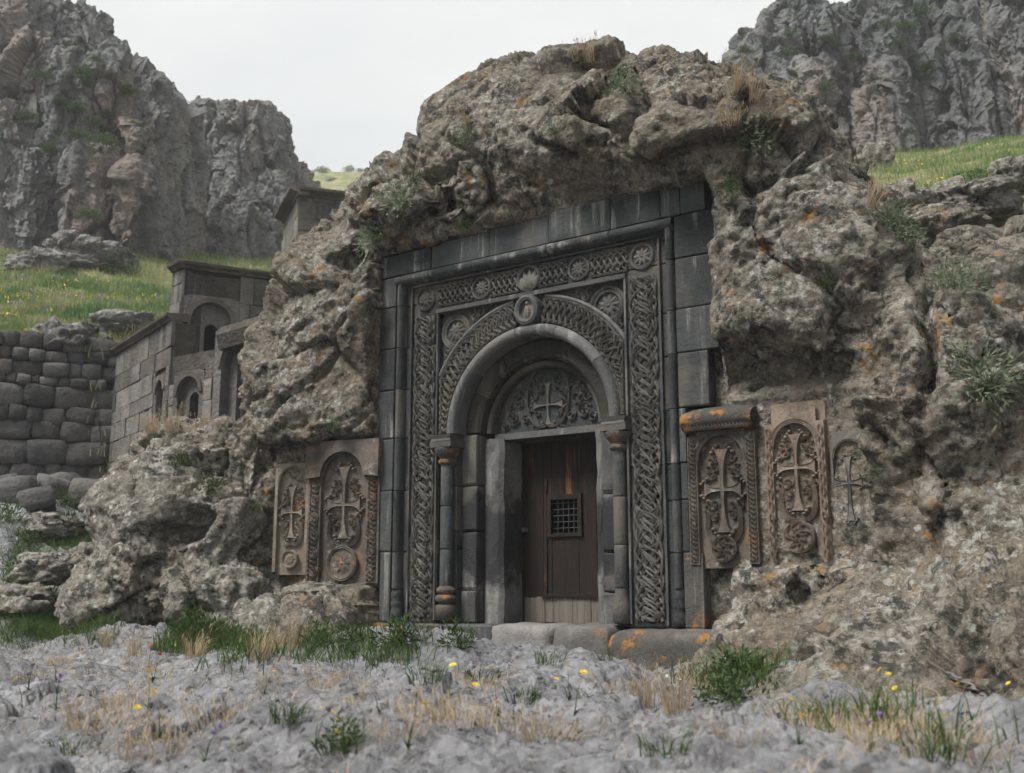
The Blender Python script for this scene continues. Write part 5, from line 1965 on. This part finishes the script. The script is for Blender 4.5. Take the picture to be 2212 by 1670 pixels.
def blades_mesh(P, hgt, lean, wid, up=None):
    """thin bent blades: P foot points (n,3), hgt (n,), lean (n,3) sideways reach at the tip, wid (n,)"""
    n = len(P)
    up = np.array([0, 0, 1.0]) if up is None else up
    side = np.cross(lean, up)
    ln = np.linalg.norm(side, axis=1)[:, None]
    rs = prng.normal(size=(n, 3)); rs[:, 2] = 0
    side = np.where(ln > 1e-5, side / (ln + 1e-9), rs / (np.linalg.norm(rs, axis=1)[:, None] + 1e-9))
    # turn the flat side at random
    a = prng.uniform(0, pi, n)[:, None]
    other = np.cross(side, up)
    side = side * np.cos(a) + other * np.sin(a)
    w = side * wid[:, None] / 2
    mid = P + up * (hgt * .58)[:, None] + lean * .3
    tip = P + up * (hgt * .95)[:, None] + lean
    V = np.stack([P - w, P + w, mid - w * .75, mid + w * .75, tip], 1).reshape(-1, 3)
    b_ = np.arange(n)[:, None] * 5
    F = np.concatenate([b_ + np.array([[0, 1, 3]]), b_ + np.array([[0, 3, 2]]), b_ + np.array([[2, 3, 4]])], 0)
    return V, F


def tuft_mesh(name, n, h, spread, bend, w, mat, seeds=False):
    a = prng.uniform(0, 2 * pi, n)
    r = spread * np.sqrt(prng.rand(n))
    P = np.stack([r * np.cos(a), r * np.sin(a), np.full(n, -.03)], 1)
    hh = h * prng.uniform(.45, 1.0, n)
    a2 = a + prng.normal(size=n) * .7
    bd = bend * hh * prng.uniform(.2, 1.1, n)
    lean = np.stack([bd * np.cos(a2), bd * np.sin(a2), -.3 * bd], 1)
    V, F = blades_mesh(P, hh, lean, np.full(n, w) * prng.uniform(.6, 1.2, n))
    if seeds:
        k = prng.choice(n, max(2, n // 7), replace=False)
        tips = V.reshape(-1, 5, 3)[k, 4]
        for t in tips:
            m = 6
            c = t - np.array([0, 0, .02]) + prng.normal(size=(m, 3)) * np.array([.004, .004, .02])
            v, f = blades_mesh(c, np.full(m, .025), prng.normal(size=(m, 3)) * .008, np.full(m, .006))
            F = np.concatenate([F, f + len(V)]); V = np.concatenate([V, v])
    return np_mesh(name, V, F, M[mat], smooth=False)


def leafy_mesh(name, n, r, h, leaf_l, leaf_w, mat, stems=36):
    """low bushy plant: leaves spread through a dome, on thin stems"""
    a = prng.uniform(0, 2 * pi, n)
    q = prng.rand(n) ** .55
    e = np.arcsin(prng.uniform(.02, 1, n))
    lump = 1 + .25 * np.sin(3 * a + 1) + .15 * np.sin(7 * a)
    C = np.stack([r * q * np.cos(a) * np.cos(e) * lump, r * q * np.sin(a) * np.cos(e) * lump, h * q * np.sin(e)], 1)
    d = C / (np.linalg.norm(C, axis=1)[:, None] + 1e-6) + prng.normal(size=(n, 3)) * .55
    d /= np.linalg.norm(d, axis=1)[:, None]
    s = np.cross(d, prng.normal(size=(n, 3))); s /= np.linalg.norm(s, axis=1)[:, None] + 1e-9
    l = leaf_l * prng.uniform(.6, 1.3, n)[:, None]; w = leaf_w * prng.uniform(.6, 1.3, n)[:, None]
    V = np.stack([C, C + d * l * .5 + s * w * .5, C + d * l, C + d * l * .5 - s * w * .5], 1).reshape(-1, 3)
    b_ = np.arange(n)[:, None] * 4
    F = np.concatenate([b_ + np.array([[0, 1, 2]]), b_ + np.array([[0, 2, 3]])])
    k = prng.choice(n, stems, replace=False)
    v, f = blades_mesh(np.zeros((stems, 3)) - np.array([0, 0, .03]), C[k, 2] + .03, C[k] * np.array([1, 1, 0]), np.full(stems, .005))
    F = np.concatenate([F, f + len(V)]); V = np.concatenate([V, v])
    return np_mesh(name, V, F, M[mat], smooth=False)


def flower_mesh(name, h, r, petals, mat, branch=1, cup=.3):
    V = np.zeros((0, 3)); F = np.zeros((0, 3), int); mi = []
    for b_ in range(branch):
        hh = h * (1 if b_ == 0 else prng.uniform(.6, .9))
        off = np.array([prng.normal() * .03, prng.normal() * .03, 0]) * (1 + b_)
        v, f = blades_mesh(np.array([[0, 0, -.02]]), np.array([hh / .95]), off[None], np.array([.005]))
        v2, f2 = blades_mesh(np.array([[0, 0, -.02]]), np.array([hh / .95]), off[None], np.array([.005]))
        v3, f3 = blades_mesh(np.zeros((5, 3)), np.full(5, hh * .2), prng.normal(size=(5, 3)) * np.array([.03, .03, .01]), np.full(5, .006))
        for vv, ff in ((v, f), (v2, f2), (v3, f3)):
            F = np.concatenate([F, ff + len(V)]); V = np.concatenate([V, vv]); mi += [0] * len(ff)
        c = np.array([0, 0, hh - .02]) + off
        ax = np.array([prng.normal() * .4, prng.normal() * .4 - .4, 1.0]); ax /= np.linalg.norm(ax)
        u = np.cross(ax, [1, 0, 0]); u /= np.linalg.norm(u); w = np.cross(ax, u)
        for ring, rr in ((0, 1.0), (1, .6)):
            for k in range(petals):
                a = 2 * pi * (k + .5 * ring) / petals
                d = u * cos(a) + w * sin(a); s = -u * sin(a) + w * cos(a)
                R = r * rr
                up_ = ax * R * (cup + .5 * ring)
                pv = np.array([c, c + d * R * .6 + s * R * .32 + up_ * .5, c + d * R + up_, c + d * R * .6 - s * R * .32 + up_ * .5])
                F = np.concatenate([F, np.array([[0, 1, 2], [0, 2, 3]]) + len(V)]); V = np.concatenate([V, pv]); mi += [1, 1]
    return np_mesh(name, V, F, [M['grass'], M[mat]], smooth=False, mat_idx=mi)


T = {}
T['dry'] = [tuft_mesh('dry_tuft', 90, .34, .07, .55, .0045, 'dry', True) for _ in range(3)]
T['drylow'] = [tuft_mesh('dry_tuft', 80, .16, .12, 1.0, .004, 'dry', True) for _ in range(3)]
T['green'] = [tuft_mesh('green_tuft', 80, .15, .09, 1.0, .006, 'grass') for _ in range(3)]
T['weed'] = [leafy_mesh('leafy_weed', 230, .16, .22, .055, .016, 'grass') for _ in range(3)]
T['dark'] = [leafy_mesh('dark_weed', 260, .17, .2, .045, .018, 'leaf') for _ in range(3)]
T['sage'] = [leafy_mesh('sage_cushion', 420, .14, .13, .035, .008, 'sage') for _ in range(3)]
T['shrub'] = [leafy_mesh('shrub', 900, 1.0, .8, .16, .08, 'leaf', 40) for _ in range(3)]
T['spray'] = [tuft_mesh('dry_spray', 40, .42, .04, .6, .004, 'dry', True) for _ in range(2)]
T['yellow'] = [flower_mesh('yellow_flower', .16, .014, 8, 'yellow', 2) for _ in range(3)]
T['yellow1'] = [flower_mesh('yellow_flower', .18, .019, 9, 'yellow', 1) for _ in range(2)]
T['purple'] = [flower_mesh('purple_flower', .15, .013, 9, 'purple', 2, .9) for _ in range(2)]
T['white'] = [flower_mesh('white_flower', .17, .013, 9, 'white', 2, .6) for _ in range(2)]
T['red'] = [flower_mesh('red_flower', .22, .03, 5, 'red', 2, .6)]
lrnd = random.Random(4)


def plant(kind, name, p, s, label, cat, group, nrm=None):
    o = bpy.data.objects.new(name, lrnd.choice(T[kind]))
    o.location = tuple(float(a) for a in p)
    o.scale = (s, s, s * lrnd.uniform(.85, 1.15))
    o.rotation_euler = (lrnd.uniform(-.1, .1), lrnd.uniform(-.1, .1), lrnd.uniform(0, 6.28))
    if nrm is not None:
        q = mathutils.Vector((float(nrm[0]) * .5, float(nrm[1]) * .5, max(.35, float(nrm[2])))).to_track_quat('Z', 'Y')
        o.rotation_euler = (q @ mathutils.Euler((0, 0, lrnd.uniform(0, 6.28))).to_quaternion()).to_euler()
    link(o)
    tag(o, label, cat, group, kind='thing')
    return o


def on_ground(dx, dy):
    d = H3 + R3 * (dx - 1106.0) / DF - U3 * (dy - 835.1) / DF
    t = np.concatenate([np.arange(2.5, 14, .05), np.arange(14, 21, .15)])
    q = CAM + d * t[:, None]
    z = ground_z(q[:, 0], q[:, 1])
    k = np.where(q[:, 2] < z)[0]
    i = k[0] if len(k) else len(t) - 1
    p = q[i].copy(); p[2] = z[i]
    return p


def place_words(dx, dy):
    a = ('by the grassy left end of the ledge' if dx < 260 else 'before the hollow rock' if dx < 520 else 'before the pale cross stone' if dx < 680 else 'below the hooded cross stone' if dx < 840 else
         'before the left column' if dx < 1060 else 'straight before the door' if dx < 1330 else 'before the right column' if dx < 1500 else 'below the capped cross stone' if dx < 1660 else 'below the pinkish cross stone' if dx < 1850 else 'before the right foot of the dome')
    return a + (', close under the rock' if dy < 1440 else ', out on open bedrock' if dy < 1560 else ', far out from the rock')


GD, GG = 'dry grass tufts on the foreground bedrock', 'green grass tufts along the foot of the rock'
spots = {
    'dry': [(290, 1420), (560, 1425), (600, 1405), (640, 1400), (420, 1420), (230, 1400), (1460, 1545), (1390, 1525)],
    'drylow': [(130, 1440), (350, 1455), (60, 1470), (920, 1545), (1000, 1560), (580, 1490), (1120, 1580), (1180, 1610), (1510, 1500), (1700, 1545), (1750, 1565), (1820, 1575), (1880, 1600), (1950, 1600), (2050, 1590), (1300, 1490), (700, 1480), (470, 1560), (270, 1530), (1040, 1490), (860, 1600), (2120, 1630), (1600, 1600), (200, 1570), (330, 1640)],
    'green': [(430, 1385), (470, 1375), (500, 1395), (540, 1380), (350, 1405), (680, 1410), (760, 1420), (1040, 1465), (1560, 1455), (1190, 1435), (740, 1615), (1300, 1425), (1780, 1545), (1900, 1570), (150, 1640), (620, 1560), (1430, 1620), (920, 1470), (1680, 1480), (60, 1400), (120, 1380), (2000, 1640), (1130, 1520)]}
for kind, lab, g in (('dry', 'tall dry grass tuft', GD), ('drylow', 'low straw-coloured tuft', 'low ' + GD), ('green', 'green grass tuft', GG)):
    for dx, dy in spots[kind]:
        plant(kind, 'dry_grass_tuft' if kind != 'green' else 'green_grass_tuft', on_ground(dx, dy), lrnd.uniform(.75, 1.15), lab + ' ' + place_words(dx, dy), 'grass tuft', g)
for dx, dy, k, s in ((640, 1380, 'dark', 1.2), (690, 1400, 'weed', .9), (855, 1400, 'weed', 1.1), (880, 1395, 'dark', .9), (990, 1402, 'weed', 1.0), (1545, 1450, 'weed', 1.0), (1590, 1470, 'dark', 1.0), (1575, 1530, 'dark', 1.1),
                     (450, 1385, 'dark', 1.1), (500, 1385, 'dark', 1.0), (410, 1375, 'weed', 1.3), (540, 1370, 'weed', 1.2), (760, 1400, 'dark', 1.0), (1300, 1412, 'weed', .6), (745, 1625, 'weed', .55)):
    plant(k, 'leafy_weed', on_ground(dx, dy), s, ('dark green' if k == 'dark' else 'bright green') + ' leafy weed ' + place_words(dx, dy), 'weed',
          'weeds below the doorway' if 840 < dx < 1400 else 'weeds left of the doorway' if dx < 840 else 'weeds right of the doorway')
for dx, dy, k, s_, lab in ((60, 1180, 'dark', 1.6, 'dark weed among the stones under the rubble wall'), (150, 1170, 'weed', 1.5, 'leafy weed beside the rounded rock under the wall'), (215, 1120, 'dark', 1.8, 'bushy weed where wall meets hollow rock'), (190, 1260, 'dark', 1.7, 'dark weed left of the hollow rock'),
                          (90, 1250, 'weed', 1.6, 'tall leafy weed before the pale slab'), (40, 1240, 'dark', 1.6, 'dark weed at the low rocks under the wall'), (170, 1310, 'dark', 1.4, 'low dark weed at the grassy ledge'), (100, 1320, 'weed', 1.3, 'leafy weed in the unmown grass'), (230, 1330, 'dark', 1.2, 'dark weed under the hollow rock'), (20, 1130, 'weed', 1.6, 'leafy weed against the rubble wall foot'), (130, 1100, 'dark', 1.3, 'dark weed on the rounded rock top')):
    plant(k, 'leafy_weed', on_ground(dx, dy), s_, lab, 'weed', 'weeds under the rubble wall')
# flowers
FL = {
    'yellow': [(205, 1390), (1230, 1500), (1075, 1540), (720, 1580), (1725, 1600), (880, 1610), (570, 1490), (345, 1590), (120, 1480), (820, 1540), (1800, 1520), (1890, 1545), (745, 1640), (2100, 1545)],
    'yellow1': [(970, 1505), (1240, 1540), (1915, 1540), (320, 1540), (50, 1520), (2040, 1640)],
    'purple': [(880, 1425), (900, 1400), (120, 1530), (440, 1640), (1110, 1545), (1880, 1620), (60, 1490)],
    'white': [(330, 1460), (560, 1400), (90, 1500), (680, 1610), (1460, 1500), (1570, 1480)],
    'red': [(320, 1430)]}
FLAB = {'yellow': ('yellow_wildflower', 'two-headed yellow wildflower'), 'yellow1': ('yellow_wildflower', 'single-headed yellow wildflower'),
        'purple': ('purple_wildflower', 'small purple wildflower'), 'white': ('white_wildflower', 'small cream-white wildflower'), 'red': ('red_poppy', 'red poppy beside a dry grass tuft')}
for k, L in FL.items():
    for dx, dy in L:
        plant(k, FLAB[k][0], on_ground(dx, dy + 12), lrnd.uniform(.9, 1.3), FLAB[k][1] + ('' if k == 'red' else ' ' + place_words(dx, dy)), 'flower', None if k == 'red' else FLAB[k][0].replace('_', ' ') + 's on the bedrock')
# plants rooted in the dome
for dx, dy, k, s, lab in ((1360, 178, 'sage', 1.3, 'grey-green cushion plant just below the top of the dome'), (1612, 292, 'sage', 1.9, 'bright grey-green cushion plant in the notch beside the rock knob'),
                          (995, 302, 'sage', 1.0, 'pale green tuft on the skyline of the dome, left shoulder'), (1190, 287, 'sage', .8, 'small grey-green plant in a crack above the brow'),
                          (860, 425, 'sage', 1.8, 'grey-green bush on the left shoulder under the skyline'), (812, 522, 'sage', 1.7, 'grey-green bush beside the lintel, on the left flank'),
                          (1000, 490, 'dark', .7, 'dark green weed in a hole above the lintel'), (1575, 410, 'dark', .7, 'dark green weed on the rock right of the brow'),
                          (1780, 615, 'weed', .5, 'tiny green plant on the flat rock right of the doorway'), (2060, 600, 'sage', 1.6, 'grey-green bush on the dome flank above the large feathery bush'),
                          (2130, 830, 'sage', 2.2, 'large feathery green bush low on the right flank'), (1887, 1022, 'sage', .7, 'pale cushion plant beside the black-stained cross stone'),
                          (1925, 480, 'sage', 1.5, 'thorny grey-green bush behind the right shoulder'), (718, 915, 'dark', .5, 'small fern-like plant above the hooded cross stone'),
                          (1600, 190, 'spray', 1.2, 'spray of dry stalks in the saddle left of the rock knob'), (1630, 215, 'spray', 1.1, 'second spray of dry stalks at the knob'),
                          (1575, 185, 'spray', 1.0, 'thin dry stalks on the back edge of the dome top'), (1270, 132, 'dry', 1.0, 'dry grass tuft crowning the dome'), (1250, 138, 'spray', .7, 'wispy dry stalks beside the crowning tuft'),
                          (1000, 262, 'spray', .8, 'dark wispy stalks on the skyline above the left shoulder'), (1580, 240, 'drylow', .9, 'brown dry grass running down the cleft by the knob'), (1570, 265, 'drylow', .8, 'dry grass lower in the cleft by the knob'),
                          (1890, 430, 'spray', 1.2, 'dry stalks with yellow tips on the right shoulder'), (1960, 500, 'sage', 1.4, 'feathery bush under the right shoulder'), (640, 560, 'spray', .8, 'dry stalks on the left skyline beside the upper building'),
                          (790, 470, 'spray', .8, 'dry stalks on the skyline right of the upper building'), (900, 390, 'dark', .6, 'green weed on the dark ledge of the left shoulder')):
    p, n = on_rock(dx, dy)
    plant(k, {'sage': 'cushion_plant', 'dark': 'leafy_weed', 'weed': 'leafy_weed', 'spray': 'dry_stalks', 'dry': 'dry_grass_tuft', 'drylow': 'dry_grass_tuft'}[k], p, s, lab, 'plant', None, n)
for dx, dy, k, s, lab in ((340, 930, 'dry', 1.1, 'pale dry grass on top of the hollow rock'), (370, 915, 'dry', 1.2, 'dense dry grass at the crest of the hollow rock'), (410, 910, 'drylow', 1.2, 'short dry grass between the crest tufts of the hollow rock'),
                          (480, 900, 'drylow', 1.2, 'dry grass at the gap between hollow rock and dome'), (395, 990, 'dark', .9, 'dark green weed in a crack of the hollow rock'), (470, 1050, 'dark', .8, 'green weed in the crevice beside the dome'), (560, 1090, 'weed', .5, 'tiny weed on the rock left of the pale cross stone')):
    p, n = on_left_rock(dx, dy)
    plant(k, 'dry_grass_tuft' if k[:3] == 'dry' else 'leafy_weed', p, s, lab, 'plant', None, n)

# ground cover that nobody could count
def scatter_slope(name, S, keep, n, h, w, mat, seed, cat, label):
    V, X, Tt = S
    r = np.random.RandomState(seed)
    flat = V.reshape(-1, 3)
    sx, sy, sz = seen(flat)
    ok = np.where(keep(sx, sy, sz))[0]
    wgt = 1.0 / sz[ok] ** .5
    # areas grow with depth in this grid
    i = r.choice(ok, n, p=wgt / wgt.sum())
    P = flat[i] + r.normal(size=(n, 3)) * np.array([.12, .12, 0]) - np.array([0, 0, .03])
    patch = .55 + .75 * sstep(-.3, .4, fbm(P, .5, 2, .5, 3.0))
    hh = h * r.uniform(.4, 1.1, n) * patch
    V2, F2 = blades_mesh(P, hh, r.normal(size=(n, 3)) * np.array([.3, .3, .05]) * hh[:, None], np.full(n, w))
    o = np_obj(name, V2, F2, M[mat], smooth=False)
    tag(o, label, cat, kind='stuff')


scatter_slope('meadow_grass', (ML, MLX, MLT), lambda x, y, z: (x > -60) & (x < 680) & (z < 58), 90000, .34, .022, 'grass_far', 1, 'grass', 'green and straw-coloured grass covering the slope above the chapel')
scatter_slope('meadow_grass', (MR, MRX, MRT), lambda x, y, z: (x > 1700) & (x < 2500) & (z < 50) & (z > 12), 70000, .3, .02, 'grass_far', 2, 'grass', 'green and dry grass covering the slope under the right cliff')
for S, seed, kk, nm, keep in ((ML, 5, 'yellow', 'yellow', lambda x, y, z: (x > -20) & (x < 640) & (z < 34)), (ML, 6, 'purple', 'purple', lambda x, y, z: (x > -20) & (x < 500) & (z < 34)), (MR, 7, 'yellow', 'yellow', lambda x, y, z: (x > 1780) & (x < 2230) & (z < 36))):
    r = np.random.RandomState(seed)
    flat = S.reshape(-1, 3)
    sx, sy, sz = seen(flat)
    ok = np.where(keep(sx, sy, sz) & (fbm(flat, .6, 2, .5, seed * 3.0) > .12))[0]
    i = r.choice(ok, 420)
    P = flat[i] + np.array([0, 0, .2])
    v, f = blades_mesh(P, np.full(420, .05), r.normal(size=(420, 3)) * .04, np.full(420, .05))
    tag(np_obj('meadow_flowers', v, f, M[kk], smooth=False), '%s flowers sprinkled through the %s slope grass' % (nm, 'left' if seed < 7 else 'right'), 'flowers', kind='stuff')


def scatter_ground(name, boxes, n, h, w, mat, seed, label, bend=.5):
    """low growth on the bedrock inside survey rectangles"""
    r = np.random.RandomState(seed)
    Ps = []
    for (x0, x1, y0, y1, share) in boxes:
        m = int(n * share)
        base = np.array([on_ground(a, b_) for a, b_ in zip(r.uniform(x0, x1, max(6, m // 60)), r.uniform(y0, y1, max(6, m // 60)))])
        k = r.randint(0, len(base), m)
        P = base[k] + r.normal(size=(m, 3)) * np.array([.14, .14, 0])
        P[:, 2] = ground_z(P[:, 0], P[:, 1]) - .01
        Ps.append(P)
    P = np.concatenate(Ps)
    hh = h * r.uniform(.35, 1.1, len(P))
    v, f = blades_mesh(P, hh, r.normal(size=(len(P), 3)) * bend * hh[:, None] * np.array([1, 1, .2]), np.full(len(P), w) * r.uniform(.6, 1.3, len(P)))
    tag(np_obj(name, v, f, M[mat], smooth=False), label, 'grass', kind='stuff')


scatter_ground('wild_grass', [(20, 230, 1300, 1380, .42), (20, 230, 1140, 1300, .3), (370, 600, 1375, 1405, .25), (640, 880, 1405, 1425, .06), (1520, 1640, 1450, 1500, .06), (1680, 2180, 1520, 1640, .012)], 13000, .2, .008, 'grass', 31, 'unmown green grass and herbs along the foot of the rocks', .6)
scatter_ground('dry_ground_cover', [(20, 420, 1400, 1620, .5), (540, 1000, 1440, 1620, .12), (1680, 2200, 1520, 1650, .33), (1100, 1650, 1480, 1640, .05)], 2500, .08, .004, 'dry', 32, 'thin straw litter and short dry grass over the bedrock', .9)

# loose stones
r = np.random.RandomState(77)
sv, sf = ico(1)
Vs, Fs = [], []
n = 1200
sx_ = r.uniform(-60, 2270, n); sy_ = 1385 + 290 * r.rand(n) ** .8
dd = (H3 + R3 * ((sx_ - 1106.0) / DF)[:, None] - U3 * ((sy_ - 835.1) / DF)[:, None])
tt = (-.38 - CAM[2]) / dd[:, 2]
Q = CAM + dd * tt[:, None]
Q[:, 2] = ground_z(Q[:, 0], Q[:, 1])
size = .006 + .02 * r.rand(n) ** 4
A = sv[None] * size[:, None, None] * r.uniform(.6, 1.3, (n, 1, 3)) * (1 + .25 * r.normal(size=(n, len(sv), 1)) * .6)
A = A + Q[:, None] + np.array([0, 0, .004])
gv = np_obj('loose_gravel', A.reshape(-1, 3), (sf[None] + (np.arange(n) * len(sv))[:, None, None]).reshape(-1, 3), M['ground'], smooth=False)
tag(gv, 'small loose stones strewn over the foreground bedrock', 'gravel', kind='stuff')

# shrubs on the cliffs and the far hill
for Cc, pts, lab, g in ((C1, [(180, 165), (195, 190), (215, 140), (170, 240), (215, 275), (240, 250), (90, 180), (235, 310), (140, 235), (205, 470), (60, 260), (120, 330), (290, 200), (180, 300)], 'dark green shrub clinging to a ledge of the left cliff', 'shrubs on the left cliff'),
                        (C2, [(372, 300), (378, 340), (375, 385), (380, 260), (385, 440), (415, 490), (372, 420), (385, 225), (376, 275), (368, 355), (380, 320), (370, 445)], 'dark shrub in the gully between the two left cliffs', 'shrubs in the left gully'),
                        (C3, [(1790, 95), (1840, 130), (1900, 60), (1930, 100), (1945, 80), (1690, 120), (1700, 90), (1880, 175), (1780, 200), (1600, 115), (2050, 90), (2000, 150), (1660, 190), (1990, 30)], 'dark green shrub clinging to a ledge of the right cliff', 'shrubs on the right cliff')):
    for dx, dy in pts:
        plant('shrub', 'cliff_shrub', cliff_pt(Cc, dx, dy) - .3 * np.array([H3[0], H3[1], 0]), lrnd.uniform(.28, .55) * (2.0 if Cc is C2 else 1), lab, 'shrub', g)
for dx, dy in ((675, 372), (690, 380), (760, 362), (735, 368), (800, 360), (840, 362), (860, 376), (880, 364), (700, 395), (820, 385), (905, 366), (780, 395)):
    plant('shrub', 'hill_shrub', slope_pt((MF, MFX, MFT), dx, dy), lrnd.uniform(.7, 1.5), 'round dark shrub dotted on the far pale hill', 'shrub', 'shrubs on the far hill')
for dx, dy in ((235, 590), (330, 560), (120, 600)):
    plant('shrub', 'slope_shrub', slope_pt((ML, MLX, MLT), dx, dy), lrnd.uniform(.4, .6), 'low green bush on the slope above the chapel', 'shrub', 'bushes on the left slope')
for dx, dy in ((1870, 330), (2090, 300), (2140, 400)):
    plant('shrub', 'slope_shrub', slope_pt((MR, MRX, MRT), dx, dy), lrnd.uniform(.35, .5), 'low green bush on the slope under the right cliff', 'shrub', 'bushes on the right slope')


# ------------------------------------------------------------------ thin air between here and the far hill
mb = MB()
mb.box(-310, 170, -60, 390, -9.0, 290)
hz = mb.build('haze', None)
hz.data.materials.clear()
hm = bpy.data.materials.new('thin_haze')
hm.use_nodes = True
for nd in list(hm.node_tree.nodes):
    if nd.type == 'BSDF_PRINCIPLED':
        hm.node_tree.nodes.remove(nd)
pv = hm.node_tree.nodes.new('ShaderNodeVolumePrincipled')
pv.inputs['Color'].default_value = (.97, .985, 1.0, 1)
pv.inputs['Density'].default_value = .0008
pv.inputs['Anisotropy'].default_value = .0
ho = [nd for nd in hm.node_tree.nodes if nd.type == 'OUTPUT_MATERIAL'][0]
hm.node_tree.links.new(pv.outputs[0], ho.inputs['Volume'])
hz.data.materials.append(hm)
tag(hz, 'thin pale haze in the valley air', 'haze', kind='stuff')
